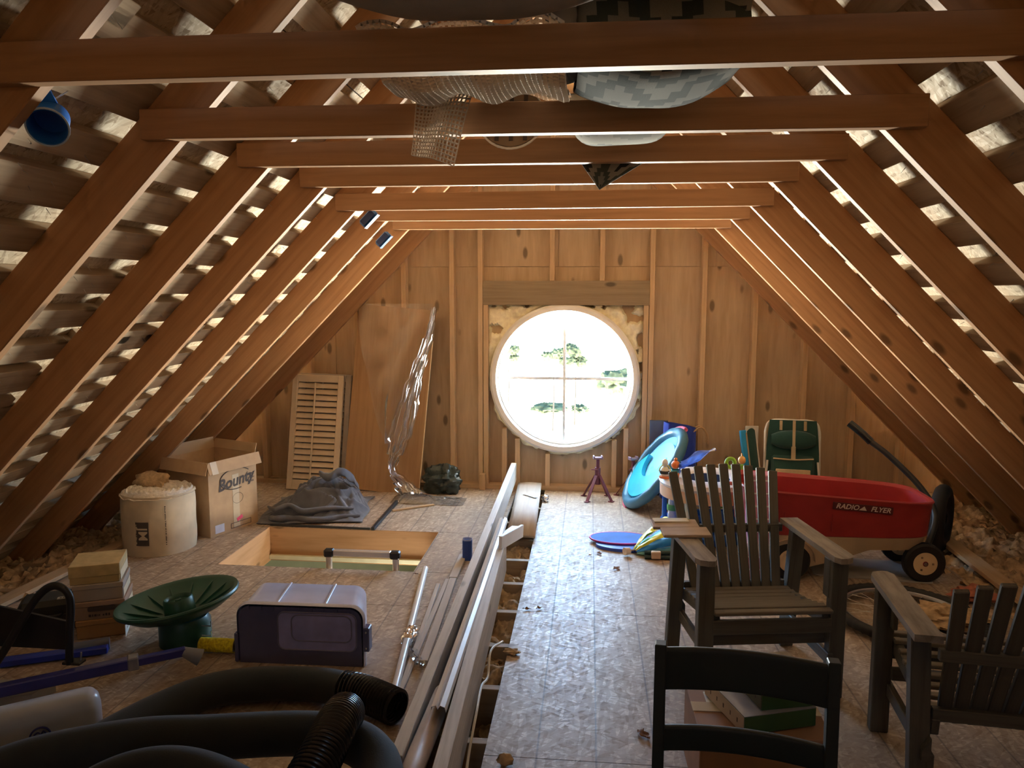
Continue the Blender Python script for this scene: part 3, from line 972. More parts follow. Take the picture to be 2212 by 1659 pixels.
tag(lump_obj('insulation_scrap', (-0.10, 3.20, 0.012), (0.035, 0.02, 0.012), 5, FLUFF, 0.5), 'flat pale scrap of insulation halfway along the gap edge', 'scrap')
o = MB().box((0, 0, 0), (0.055, 0.035, 0.001)).build('paper_scrap', plain('paper_white', (0.82, 0.80, 0.72), 0.7), None, loc=(0.229, 5.40, 0.001), rot=(0, 0, 0.1))
tag(o, 'small white paper scrap on the floor before the gable wall', 'paper')
o = MB().box((0, 0, 0), (0.13, 0.035, 0.0015)).build('paper_scrap', plain('paper_white', (0.82, 0.80, 0.72), 0.7), None, loc=(-0.205, 5.62, 0.073), rot=(0.0, 0.02, -0.75))
tag(o, 'pale paper strip lying on the wide cupped board', 'paper')
o = lump_obj('foil_ball', (-0.095, 5.72, 0.026), (0.027, 0.027, 0.026), 11, plain('foil', (0.85, 0.85, 0.86), 0.2, metal=1.0), 0.35, smooth=20)
tag(o, 'crumpled silver foil ball beside the wide cupped board', 'foil')

# ---- black strips drawn for the dark panel gap and edge, and a wood strip
o = beam('dark_gap_strip', (-1.203, 4.87, 0.012), (-1.215, 5.56, 0.012), 0.024, 0.022, BLACK_PL)
tag(o, 'black strip drawn as the dark floor gap behind the hatch', 'strip')
o = beam('dark_gap_strip', (-1.93, 4.902, 0.010), (-1.225, 4.880, 0.010), 0.012, 0.014, BLACK_PL)
tag(o, 'black strip drawn as the dark edge along the far hatch rim', 'strip')
o = beam('wood_strip', (-1.19, 5.33, 0.008), (-0.92, 5.52, 0.008), 0.022, 0.012, W_CLEAN)
tag(o, 'thin wooden strip on the floor below the plastic film', 'strip')

# ---- aluminium ladder rail coming up through the hatch
lad = thing('ladder_handrail', 'aluminium handrail of a loft ladder with black corner caps', 'handrail', (-1.07, 4.19, 0))
for sx in (-1, 1):
    MB().prism(rr(0.034, 0.026, 0.006), 0.62, loc=(sx * 0.198, 0, -0.55)).build('post', ALU, lad, 40)
    MB().box((sx * 0.196, 0, 0.080), (0.058, 0.046, 0.046), None, 0.008).build('corner_cap', BLACK_PL, lad)
MB().box((0, 0, 0.082), (0.34, 0.034, 0.036), None, 0.004).build('grip_bar', plain('brushed_grip', (0.70, 0.67, 0.66), 0.4, metal=0.6, var=0.05), lad)

# ---- insulation blanket roll
roll = thing('insulation_roll', 'tan paper-faced roll of insulation standing by the carton', 'insulation roll', (-2.432, 4.415, 0))
roll.scale = (0.94, 0.94, 1.0)
PAPER = plain('kraft_paper', (0.62, 0.52, 0.38), 0.75, var=0.10, scale=10)
def rside(u, v):
    a = 2 * PI * u
    r = 0.222 + 0.006 * N3(math.cos(a) * 2, math.sin(a) * 2, v * 3) + 0.006 * math.sin(PI * v)
    return Vector((r * math.cos(a), r * math.sin(a), 0.365 * v + 0.001))
MB().grid(rside, 48, 8, cu=True).build('paper_facing', PAPER, roll, 60)
WOOL = plain('glass_wool', (0.83, 0.78, 0.70), 0.95, var=0.12, scale=60, bump=0.5, spec=0.1)
def rtop(u, v):
    a = 2 * PI * u
    r = 0.226 * v
    g = math.sin((r / 0.028 - a / (2 * PI)) * 2 * PI)
    z = 0.366 + 0.010 * g * (0.2 + v) + 0.010 * N3(r * 30 * math.cos(a), r * 30 * math.sin(a), 2) - 0.010 * (1 - v)
    if v > 0.97:
        z = 0.352 + 0.010 * N3(math.cos(a) * 5, math.sin(a) * 5, 1)
        r += 0.006
    return Vector((r * math.cos(a), r * math.sin(a), z))
MB().grid(rtop, 96, 40, cu=True).build('wool_end', WOOL, roll, 70)
def bend_text(vs, R, a0, z0, rot=0.0, out=0.0015):
    res = []
    for p in vs:
        x = p.x * math.cos(rot) - p.y * math.sin(rot); y = p.x * math.sin(rot) + p.y * math.cos(rot)
        a = a0 + x / R
        res.append(Vector(((R + out) * math.cos(a), (R + out) * math.sin(a), z0 + y)))
    return res
# dark stamp with pale sideways letters
mb = MB().grid(lambda u, v: Vector((0.2325 * math.cos(-1.50 + (u - .5) * 0.36), 0.2325 * math.sin(-1.50 + (u - .5) * 0.36), 0.075 + 0.145 * v)), 10, 3)
mb.build('stamp', INK, roll)
vs_, fs_ = text_mesh('JM', 0.078, bold=0.0015)
MB().add(bend_text(vs_, 0.2325, -1.485, 0.147, -PI / 2, 0.003), fs_).build('stamp_letters', PAPER, roll)
# rows of print too small to read
def print_marks(length, h, seed):
    rnd = random.Random(seed); vs, fs = [], []
    x = -length / 2
    while x < length / 2:
        w_ = rnd.uniform(0.25, 0.9) * h
        o_ = len(vs); hh = h * rnd.uniform(0.6, 1.0)
        vs += [Vector((x, -h / 2, 0)), Vector((x + w_, -h / 2, 0)), Vector((x + w_, -h / 2 + hh, 0)), Vector((x, -h / 2 + hh, 0))]
        fs.append((o_, o_ + 1, o_ + 2, o_ + 3))
        x += w_ + h * rnd.choice((0.25, 0.3, 0.8))
    return vs, fs
vs_, fs_ = print_marks(0.12, 0.010, 1)
MB().add(bend_text(vs_, 0.2325, -1.655, 0.147, -PI / 2, 0.003), fs_).build('printed_marks', PAPER, roll)
vs_, fs_ = print_marks(0.24, 0.008, 2)
MB().add(bend_text(vs_, 0.229, -0.88, 0.19, -PI / 2, 0.003), fs_).build('printed_marks', INK, roll)
o = lump_obj('insulation_tuft', (-2.56, 4.72, 0.395), (0.12, 0.09, 0.055), 21, plain('tan_wool', (0.60, 0.42, 0.24), 0.95, var=0.2, scale=40, bump=0.5), 0.35)
o.parent = roll; o.location = (-0.13, 0.14, 0.385); o.name = 'wool_tuft'

# ---- open carton
box = thing('open_carton', 'open cardboard carton with dark script lettering and folded flaps', 'carton', (-2.200, 4.600, 0), math.atan2(0.372, 0.15))
# local X runs along the lettered right face, local Y along the left face
BL_, BW_, BH_ = 0.405, 0.400, 0.495
for nm, c_, s_ in (('side_panel', (BL_ / 2, 0.002, BH_ / 2), (BL_, 0.005, BH_)), ('side_panel', (BL_ / 2, BW_ - 0.002, BH_ / 2), (BL_, 0.005, BH_)),
                   ('side_panel', (0.002, BW_ / 2, BH_ / 2), (0.005, BW_, BH_)), ('side_panel', (BL_ - 0.002, BW_ / 2, BH_ / 2), (0.005, BW_, BH_)),
                   ('bottom_panel', (BL_ / 2, BW_ / 2, 0.004), (BL_, BW_, 0.006))):
    MB().box(c_, s_).build(nm, CARD, box)
FH = 0.080
MB().box((BL_ / 2, -0.022, BH_ - FH / 2 + 0.004), (BL_ + 0.035, 0.005, FH), Matrix.Rotation(-0.32, 3, 'X')).build('flap', CARD, box)
MB().box((-0.022, BW_ / 2, BH_ - FH / 2 + 0.004), (0.005, BW_ + 0.035, FH), Matrix.Rotation(0.32, 3, 'Y')).build('flap', CARD, box)
MB().box((BL_ / 2, BW_ + 0.004, BH_ + 0.035), (BL_, 0.005, 0.075), Matrix.Rotation(-0.2, 3, 'X')).build('flap', CARD_IN, box)
MB().box((BL_ + 0.004, BW_ / 2, BH_ + 0.030), (0.005, BW_, 0.065), Matrix.Rotation(0.25, 3, 'Y')).build('flap', CARD_IN, box)
TAPE = plain('packing_tape', (0.62, 0.52, 0.38), 0.3, var=0.04)
MB().box((0.03, -0.0255, BH_ - 0.036), (0.05, 0.0015, 0.082), Matrix.Rotation(-0.32, 3, 'X')).build('tape', TAPE, box)
MB().box((0.22, -0.0012, 0.20), (0.055, 0.001, 0.36)).build('tape', TAPE, box)
RF = Matrix(((1, 0, 0), (0, 0, 1), (0, 1, 0)))
def decal(vs, fs, cx, cz, m, name, out=-0.0025, parent=box):
    MB().add([(cx + p.x, out, cz + p.y) for p in vs], fs).build(name, m, parent)
vs_, fs_ = text_mesh('Bounty', 0.105, bold=0.0035, shear=0.15)
vs_ = [Vector((p.x, p.y + p.x * 0.10, 0)) for p in vs_]
decal(vs_, fs_, 0.225, 0.335, INK, 'lettering')
arc = MB()
pts = [Vector((0.225 + 0.135 * math.cos(t), -0.0025, 0.350 + 0.070 * math.sin(t))) for t in [2 * PI * i / 40 for i in range(4, 33)]]
arc.tube([p for p in pts], 0.003, 5).build('logo_swoosh', INK, box)
pts = [Vector((0.235 + 0.045 * math.cos(t), -0.0022, 0.215 + 0.035 * math.sin(t))) for t in [2 * PI * i / 28 for i in range(28)]]
MB().tube(pts, 0.0008, 4, closed=True).build('pencil_ring', INK, box)
for i in range(3):
    vs_, fs_ = print_marks(0.055, 0.013, 10 + i)
    decal(vs_, fs_, 0.355, 0.36 - 0.026 * i, INK, 'printed_marks')
MB().box((0.075, -0.0022, 0.045), (0.075, 0.001, 0.055)).build('sticker', plain('pale_sticker', (0.66, 0.70, 0.86), 0.5), box)
MB().box((0.245, -0.0022, 0.075), (0.05, 0.001, 0.024), Matrix.Rotation(-0.35, 3, 'Y')).build('sticker', plain('pink_sticker', (0.80, 0.10, 0.22), 0.5), box)
for c_, s_ in (((0.255, -0.0024, 0.052), (0.17, 0.001, 0.003)), ((0.255, -0.0024, 0.020), (0.17, 0.001, 0.003)), ((0.17, -0.0024, 0.036), (0.003, 0.001, 0.034)), ((0.34, -0.0024, 0.036), (0.003, 0.001, 0.034))):
    MB().box(c_, s_).build('printed_frame', INK, box)

# ---- grey moving blanket heaped on the floor
BLK = fabric('blanket_cloth', (0.125, 0.13, 0.155), var=0.25)
_rh = random.Random(12)
RIDGES = []
for _ in range(44):
    cx, cy = _rh.gauss(0.02, 0.13), _rh.gauss(0.0, 0.12)
    an = _rh.uniform(0, PI); ln = _rh.uniform(0.06, 0.20)
    dist = math.hypot(cx - 0.06, cy)
    RIDGES.append((cx - ln * math.cos(an), cy - ln * math.sin(an), cx + ln * math.cos(an), cy + ln * math.sin(an), _rh.uniform(0.020, 0.042), max(0.06, 0.26 - 0.60 * dist) * _rh.uniform(0.6, 1.15)))
def heapf(u, v):
    x = -0.36 + 0.72 * u; y = -0.34 + 0.68 * v
    e = max(0.0, 1 - (abs(x) / 0.36) ** 3.0) * max(0.0, 1 - (abs(y) / 0.34) ** 3.0)
    wx = x + 0.05 * N3(x * 6, y * 6, 2); wy = y + 0.05 * N3(x * 6, y * 6, 12)
    hs = []
    for x0, y0, x1, y1, wd, h in RIDGES:
        dx, dy = x1 - x0, y1 - y0
        t = max(0.0, min(1.0, ((wx - x0) * dx + (wy - y0) * dy) / (dx * dx + dy * dy)))
        d = math.hypot(wx - x0 - t * dx, wy - y0 - t * dy)
        hs.append(h * math.exp(-(d / wd) ** 1.25))
    hs.sort(reverse=True)
    body = 0.13 * math.exp(-((x - 0.06) / 0.20) ** 2 - (y / 0.20) ** 2)
    z = e * (body + 0.75 * hs[0] + 0.25 * hs[1] + 0.018 * (1 - abs(N3(wx * 14, wy * 14, 3)) * 2)) + 0.006
    z = 0.30 * (1 - math.exp(-z / 0.20))
    return Vector((x * (1 + 0.2 * N3(u * 2, v * 2, 7)), y * (1 + 0.15 * N3(u * 2, v * 2, 17)), max(0.004, z)))
heap = thing('moving_blanket', 'crumpled blue-grey moving blanket heaped behind the hatch', 'blanket', (-1.725, 5.30, 0), 0.15)
o = MB().grid(heapf, 120, 110).build('heaped_cloth', BLK, heap, 80)
sm = o.modifiers.new('thickness', 'SOLIDIFY'); sm.thickness = 0.006; sm.offset = 1
# folded edges spilling to the front
for q, (pts, r) in enumerate((([(-0.30, -0.26, 0.03), (-0.22, -0.34, 0.045), (-0.10, -0.30, 0.03), (0.05, -0.35, 0.035), (0.20, -0.28, 0.03), (0.33, -0.24, 0.03)], 0.030),
                              ([(-0.33, -0.16, 0.08), (-0.25, -0.28, 0.09), (-0.16, -0.25, 0.11), (-0.05, -0.29, 0.08), (0.12, -0.26, 0.09), (0.28, -0.20, 0.07)], 0.028),
                              ([(0.02, -0.08, 0.30), (0.10, -0.14, 0.28), (0.18, -0.10, 0.31), (0.24, -0.02, 0.25), (0.28, 0.06, 0.16)], 0.045))):
    path = cr(pts, 8)
    def fold(u, v, path=path, r=r, q=q):
        i = min(len(path) - 1, int(round(u * (len(path) - 1))))
        p = path[i]; a = 2 * PI * v
        rr_ = r * (0.75 + 0.5 * abs(N3(u * 5, v * 2, q))) * (0.35 + 0.65 * math.sin(PI * min(1, max(0, u)))**0.4)
        return p + Vector((0.25 * rr_ * N3(u * 8, v * 3, q), rr_ * math.cos(a), max(-p.z + 0.003, rr_ * math.sin(a) * 0.8)))
    MB().grid(fold, len(path), 16, cv=True).build('fold', BLK, heap, 80)

# ---- louvred shutters leaning on the gable wall
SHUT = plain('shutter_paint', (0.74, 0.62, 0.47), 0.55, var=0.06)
def shutter(label, loc, rot, wd=0.425, ht=0.935, tone=SHUT):
    t = thing('louvred_shutter', label, 'shutter', loc, rot=rot, group='shutters leaning on the gable wall')
    st = 0.045
    for sx in (-1, 1):
        MB().box((sx * (wd / 2 - st / 2), 0, ht / 2), (st, 0.028, ht), None, 0.003).build('stile', tone, t)
    for z, h in ((0.04, 0.08), (ht - 0.03, 0.06)):
        MB().box((0, 0, z), (wd - 2 * st, 0.028, h), None, 0.003).build('rail', tone, t)
    n = 16
    first = None
    for i in range(n):
        z = 0.085 + (ht - 0.15) * (i + 0.5) / n
        if first is None:
            first = MB().box((0, 0, 0), (wd - 2 * st, 0.007, 0.045), None, 0.002).build('louvre', tone, t, loc=(0, 0.002, z), rot=(-0.55, 0, 0))
        else:
            put(first, t, (0, 0.002, z), (-0.55, 0, 0))
    MB().box((-0.015, -0.026, ht / 2), (0.012, 0.012, ht - 0.13), None, 0.002).build('tilt_rod', tone, t)
    return t
shutter('cream louvred shutter leaning on the wall behind the grey blanket', (-1.990, 5.86, 0.0), (math.radians(-10), math.radians(1.6), 0))
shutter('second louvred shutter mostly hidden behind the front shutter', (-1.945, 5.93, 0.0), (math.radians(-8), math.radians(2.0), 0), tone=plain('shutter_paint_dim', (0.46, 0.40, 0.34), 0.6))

# ---- plywood sheet leaning on the wall, with plastic film
R_ = Matrix.Rotation(math.radians(-6), 4, 'X') @ Matrix.Rotation(math.radians(4.6), 4, 'Y')
sh = thing('leaning_sheet', 'tall plywood sheet leaning on the wall under clear plastic', 'plywood sheet', (-1.425, 5.87, 0.0))
mw = R_ @ Matrix.Translation((0, 0, 0.742)) @ Matrix.Rotation(-PI / 2, 4, 'Y')
W_SHEET = wood('sheet_veneer', (0.50, 0.30, 0.15), (0.40, 0.22, 0.10), grain=(1.6, 18, 26), knots=False, contrast=0.25)
MB().box((0, 0, 0), (1.48, 0.615, 0.014), Matrix.Rotation(PI / 2, 3, 'X')).build('panel', W_SHEET, sh, mw=mw)
MB().box((0, 0, 0), (0.006, 0.016, 1.48)).build('pale_edge', plain('edge_band', (0.74, 0.58, 0.36), 0.6), sh, mw=R_ @ Matrix.Translation((0.3105, 0, 0.742)))
film = thing('plastic_film', 'clear plastic film draped over the plywood sheet onto the floor', 'plastic film', (-1.425, 5.83, 0.0))
def film_flat(u, v):      # thin layer hanging over the sheet: upper left to the gathered strip
    z = 1.50 - 1.10 * v
    xl = -0.29 + 0.12 * (1 - v) * 1.0 + 0.34 * v ** 1.5 - 0.08 * 0
    xr = 0.43 - 0.36 * v ** 1.1
    x = xl + (xr - xl) * u
    y = 0.15 * (z / 1.5) - 0.02 - 0.012 * math.sin(u * 9 + v * 3) - 0.02 * abs(N3(u * 3, v * 4, 2))
    return Vector((x + 0.03 * N3(u * 3, v * 3, 9), y, z))
MB().grid(film_flat, 40, 50).build('hanging_layer', glassy('clear_film_thin', (0.95, 0.96, 0.97), 0.05, 0.18, 0.40), film, 60)
def film_strip(u, v):     # gathered, twisted strip
    P = strip_path
    f = v * (len(P) - 1); i = min(len(P) - 2, int(f)); t = f - i
    c = P[i].lerp(P[i + 1], t)
    wd = strip_w[min(len(strip_w) - 1, int(v * (len(strip_w) - 1)))]
    s = u - 0.5
    fold = math.sin(u * 21 + 2.5 * N3(v * 3, 0, 1) * 3) * 0.016 + 0.022 * N3(u * 6, v * 9, 4)
    return Vector((c.x + s * wd * (1 - 0.25 * abs(math.sin(v * 6))), c.y - 0.015 + fold - 0.02 * math.sin(PI * u), max(0.004, c.z + 0.02 * N3(u * 4, v * 7, 6))))
strip_path = cr([(0.435, 0.12, 1.47), (0.40, 0.10, 1.25), (0.30, 0.07, 0.95), (0.22, 0.04, 0.65), (0.16, -0.01, 0.38), (0.13, -0.06, 0.22), (0.22, -0.10, 0.12), (0.30, -0.16, 0.05)], 10)
strip_w = [0.05, 0.07, 0.10, 0.14, 0.18, 0.20, 0.19, 0.16, 0.10, 0.08, 0.14, 0.20, 0.24, 0.24]
MB().grid(film_strip, 26, 90).build('gathered_strip', glassy('clear_film_shiny', (0.95, 0.96, 0.98), 0.06, 0.16, 0.6), film, 40)
def film_pool(u, v):
    x = 0.16 + 0.56 * u; y = -0.30 + 0.22 * v + 0.03 * N3(u * 3, v * 3, 5)
    e = math.sin(PI * u) * math.sin(PI * v)
    h = max(0.0, 0.75 - u) * 0.10
    return Vector((x, y, 0.003 + e ** 0.5 * (h + 0.035 * abs(N3(u * 7, v * 7, 3)) + 0.02 * abs(N3(u * 15, v * 15, 9)))))
MB().grid(film_pool, 44, 26).build('puddled_end', FILM, film, 40)

# ---- dark rubbish bag
o = lump_obj('rubbish_bag', (-0.925, 5.90, 0.105), (0.150, 0.105, 0.115), 33, plain('bag_plastic', (0.035, 0.05, 0.045), 0.3), 0.35, (48, 30), 35)
for v in o.data.vertices:
    v.co.z = max(-0.103, v.co.z)
tag(o, 'dark green plastic rubbish bag against the gable wall', 'bag')

# ---- jack stands
RED = plain('maroon_paint', (0.16, 0.035, 0.05), 0.45)
def jack(label, loc, h, rz):
    t = thing('jack_stand', label, 'jack stand', loc, rz, 'jack stands by the window')
    for i in range(4):
        a = PI / 4 + i * PI / 2
        d = Vector((math.cos(a), math.sin(a), 0))
        MB().bar(d * 0.135 + Vector((0, 0, 0.004)), d * 0.020 + Vector((0, 0, h * 0.56)), 0.026, 0.006, d).build('leg', RED, t)
        MB().box(d * 0.130 + Vector((0, 0, 0.004)), (0.040, 0.030, 0.006), Matrix.Rotation(a, 3, 'Z')).build('foot_pad', RED, t)
    MB().tube([(0, 0, h * 0.35), (0, 0, h * 0.74)], 0.022, 12).build('sleeve', RED, t, 40)
    MB().box((0, 0, h * 0.80), (0.024, 0.018, h * 0.35), None, 0.002).build('ratchet_bar', RED, t)
    MB().box((0, 0, h - 0.012), (0.075, 0.045, 0.014), None, 0.003).build('saddle', plain('worn_saddle', (0.30, 0.20, 0.24), 0.35, metal=0.5), t)
    for s in (-1, 1):
        MB().box((s * 0.031, 0, h - 0.002), (0.012, 0.045, 0.018), None, 0.003).build('saddle_lip', plain('worn_saddle', (0.3, 0.2, 0.24), 0.35), t)
    MB().bar((0.0, -0.02, h * 0.70), (-0.055, -0.03, h * 0.72), 0.008, 0.008).build('ratchet_handle', RED, t)
jack('maroon steel jack stand standing clear below the round window', (0.300, 5.84, 0), 0.335, 0.15)
jack('second maroon jack stand half hidden behind the inflatable ring', (0.575, 5.93, 0), 0.315, 0.5)

# ---- inflatable ring toy leaning on the activity centre
fc = Vector((0.715, 5.66, 0.298))
d1 = Vector((0.591, 0.0, 0.806)); d2 = Vector((-0.14, 0.98, 0.08)); d2 = (d2 - d1 * d1.dot(d2)).normalized(); nrm = d1.cross(d2)
ring = thing('pool_ring', 'round blue inflatable pool ring leaning on its edge', 'pool ring')
ring.matrix_world = Matrix.Translation(fc) @ Matrix((d1, d2, nrm)).transposed().to_4x4()
VINYL = plain('steel_blue_vinyl', (0.05, 0.16, 0.24), 0.35, var=0.1)
def tor(R, r, e=0.88):
    def fn(u, v):
        a = 2 * PI * u; b = 2 * PI * v
        q = R + r * math.cos(b)
        return Vector((q * math.cos(a), e * q * math.sin(a), r * math.sin(b) * (1 + 0.05 * math.sin(a * 14))))
    return fn
MB().grid(tor(0.318, 0.040), 64, 14, cu=True, cv=True).build('tube', VINYL, ring, 60)
MB().lathe([(0.0, -0.004), (0.20, -0.012), (0.31, 0.0), (0.31, 0.004), (0.20, -0.008), (0.0, 0.0)], 48).build('mesh_floor', fabric('sky_blue_mesh', (0.20, 0.55, 0.85)), ring, 40).scale = (0.96, 0.84, 1.0)
pad = [(0.27 * math.cos(t), 0.27 * math.sin(t)) for t in [PI * 0.60 + PI * 1.0 * i / 18 for i in range(19)]] + [(0.10 + 0.20 * math.cos(t), 0.02 + 0.17 * math.sin(t)) for t in [PI * 1.55 - PI * 0.95 * i / 14 for i in range(15)]]
MB().prism(pad, 0.035, loc=(0, 0, -0.002)).build('cyan_pad', plain('cyan_vinyl', (0.02, 0.42, 0.55), 0.35), ring, 30)
MB().prism([(0.02 + 0.11 * math.cos(t), -0.06 + 0.17 * math.sin(t)) for t in [2 * PI * i / 24 for i in range(24)]], 0.03, loc=(0.10, -0.02, 0.0)).build('seat_pad', plain('light_blue_vinyl', (0.16, 0.55, 0.80), 0.35), ring, 30)
pts = [Vector((0.364 * math.cos(t), 0.320 * math.sin(t), -0.008)) for t in [PI * 0.0 + PI * 1.05 * i / 40 for i in range(41)]]
MB().tube(pts, 0.016, 8).build('pink_edge', plain('pink_print', (0.72, 0.12, 0.20), 0.4, var=0.5, scale=40), ring, 60)

# ---- baby activity centre
ac = thing('activity_centre', 'baby activity centre with blue base and round toy tray', 'baby toy', (1.00, 5.02, 0))
ac.scale = (0.86, 0.86, 1.0)
BLUE = plain('toy_blue', (0.03, 0.16, 0.62), 0.35, var=0.05)
MB().lathe([(0.22, 0.004), (0.33, 0.012), (0.355, 0.06), (0.345, 0.09), (0.325, 0.085), (0.315, 0.05), (0.20, 0.03)], 48).build('base_bowl', BLUE, ac, 40)
for i, a in enumerate((2.6, 4.1, 5.4, 1.1)):
    x, y = 0.27 * math.cos(a), 0.27 * math.sin(a)
    leg = MB().tube([(x, y, 0.03), (x, y, 0.34)], [0.045, 0.030], 16).build('leg', plain('toy_pale', (0.66, 0.66, 0.70), 0.4, var=0.05), ac, 40)
    MB().lathe([(0.047, 0.13), (0.050, 0.15), (0.047, 0.17)], 16, loc=(x, y, 0)).build('green_collar', plain('toy_green', (0.16, 0.45, 0.12), 0.4), leg, 40)
for x, y in ((-0.315, -0.02), (0.0, -0.315)):
    MB().tube([(x, y, 0.08), (x, y, 0.35)], 0.018, 12).build('blue_strut', BLUE, ac, 40)
MB().lathe([(0.17, 0.36), (0.345, 0.345), (0.36, 0.365), (0.345, 0.39), (0.19, 0.395), (0.17, 0.38)], 56, closed=True).build('tray', plain('tray_white', (0.76, 0.72, 0.74), 0.4, var=0.05), ac, 40)
MB().lathe([(0.335, 0.270), (0.350, 0.275), (0.352, 0.345), (0.335, 0.345)], 56, closed=True).build('tray_skirt', plain('peach_plastic', (0.78, 0.50, 0.34), 0.45, var=0.06), ac, 40)
MB().lathe([(0.17, 0.38), (0.16, 0.30), (0.08, 0.20), (0.0, 0.19)], 32).build('seat_sling', fabric('navy_sling', (0.05, 0.09, 0.22)), ac, 60)
MB().box((0.12, -0.27, 0.17), (0.36, 0.02, 0.14), None, 0.008).build('blue_panel', BLUE, ac)
def toy_on_tray(name, label, loc, pieces):
    t = thing(name, label, 'toy', loc, group='little toys on the activity tray')
    for nm, fn_, m in pieces:
        fn_(MB()).build(nm, m, t, 50)
TW = plain('toy_cream', (0.80, 0.78, 0.70), 0.4); TK = plain('toy_black', (0.03, 0.03, 0.03), 0.4); TO = plain('toy_orange', (0.85, 0.22, 0.05), 0.4); TG = plain('toy_lime', (0.30, 0.62, 0.06), 0.4); TP = plain('toy_peach', (0.90, 0.50, 0.16), 0.4)
sph = lambda c, r, sx=1, sz=1: (lambda mb: mb.lathe([(max(1e-4, r * math.sin(PI * i / 10)) * sx, -r * sz * math.cos(PI * i / 10)) for i in range(11)], 16, loc=c))
toy_on_tray('bird_toy', 'small black and white bird toy at the left of the tray', (0.720, 4.95, 0.392), [('body', sph((0, 0, 0.040), 0.030, 1, 1.3), TW), ('head', sph((0.0, 0, 0.098), 0.020, 1, 1.4), TW), ('belt', lambda mb: mb.lathe([(0.031, 0.030), (0.034, 0.040), (0.031, 0.050)], 16), TK), ('stand', lambda mb: mb.lathe([(0.034, 0.0), (0.036, 0.012), (0.0, 0.014)], 16), TO), ('perch_ring', lambda mb: mb.tube([(0.036 * math.cos(t), -0.01, 0.045 + 0.045 * math.sin(t)) for t in [PI * i / 12 for i in range(13)]], 0.004, 6), plain('toy_yellow', (0.75, 0.65, 0.1), 0.4))])
toy_on_tray('ball_toy', 'small orange ball toy with teal rings on the tray', (0.790, 4.97, 0.392), [('ball', sph((0, 0, 0.085), 0.028), TO), ('knob', sph((0, 0, 0.120), 0.012), TO), ('teal_ring', lambda mb: mb.lathe([(0.028, 0.035), (0.036, 0.045), (0.028, 0.055)], 16), plain('toy_teal', (0.05, 0.35, 0.40), 0.4)), ('stand', lambda mb: mb.lathe([(0.024, 0.0), (0.028, 0.030), (0.0, 0.034)], 16), TO)])
toy_on_tray('frog_toy', 'small lime green curled toy on a stalk above the tray', (1.118, 4.83, 0.392), [('stalk', lambda mb: mb.tube(cr([(0.03, 0, 0.0), (0.022, 0, 0.06), (0.0, 0, 0.12)], 6), 0.006, 8), TG), ('curl', lambda mb: mb.tube([(-0.006 + 0.026 * math.cos(t), 0, 0.135 + 0.028 * math.sin(t)) for t in [2 * PI * i / 18 for i in range(18)]], 0.012, 8, closed=True), TG), ('foot', lambda mb: mb.lathe([(0.03, 0.0), (0.02, 0.012), (0.0, 0.014)], 14), plain('toy_maroon', (0.35, 0.05, 0.06), 0.4))])
toy_on_tray('giraffe_toy', 'small orange headed toy on a lime stalk above the tray', (1.185, 4.85, 0.392), [('stalk', lambda mb: mb.tube([(0.006, 0, 0.0), (0.0, 0, 0.12)], [0.008, 0.013], 10), TG), ('head', sph((0, 0, 0.150), 0.024, 1, 1.1), TP), ('tuft', lambda mb: mb.tube([(0, 0, 0.17), (-0.002, 0, 0.195)], [0.008, 0.002], 8), TP)])
def cloth(u, v):
    x = 0.22 * u - 0.12; z = 0.140 * u + 0.085 * (v - 0.3) * (1.2 - u)
    return Vector((x + 0.012 * N3(u * 3, v * 3, 1), 0.03 * math.sin(v * 5 + u * 3) + 0.02 * N3(u * 5, v * 4, 3), z + 0.012 * math.sin(u * 8 + v * 4)))
o = MB().grid(cloth, 24, 14).build('mesh_bag', glassy('blue_mesh_cloth', (0.13, 0.26, 0.85), 0.62, 0.4, 0.2), None, 60, loc=(0.930, 4.92, 0.455))
tag(o, 'sheer bright blue mesh bag standing up from the activity tray', 'mesh bag')

# ---- blue tote behind, with handles
tote = thing('beach_tote', 'royal blue soft tote with thin loop handles against the wall', 'tote bag', (0.925, 5.95, 0), 0.10)
def totef(u, v):
    a = 2 * PI * u
    hx_, hy_ = 0.14 - 0.02 * v, 0.055 - 0.01 * v
    ca, sa = math.cos(a), math.sin(a)
    x = hx_ * (abs(ca) ** 0.45) * (1 if ca > 0 else -1); y = hy_ * (abs(sa) ** 0.6) * (1 if sa > 0 else -1)
    return Vector((x + 0.012 * N3(a, v * 4, 1), y + 0.014 * N3(ca * 3, v * 4, 2), 0.002 + 0.600 * v - 0.05 * v * (x + .14) / 0.28))
MB().grid(totef, 44, 16, cu=True).build('body', fabric('royal_blue_cloth', (0.03, 0.07, 0.45)), tote, 60)
for y in (-0.03, 0.03):
    MB().tube(cr([(0.09, y, 0.52), (0.16, y, 0.56), (0.21, y, 0.50), (0.215, y, 0.43)], 8), 0.006, 8).build('handle', plain('tan_rope', (0.50, 0.33, 0.18), 0.7), tote, 50)
o = beam('dark_sheet', (0.70, 6.0, 0.30), (0.84, 6.0, 0.30), 0.012, 0.60, plain('slate_board', (0.09, 0.12, 0.18), 0.6))
tag(o, 'narrow slate-coloured board standing behind the blue tote', 'board')

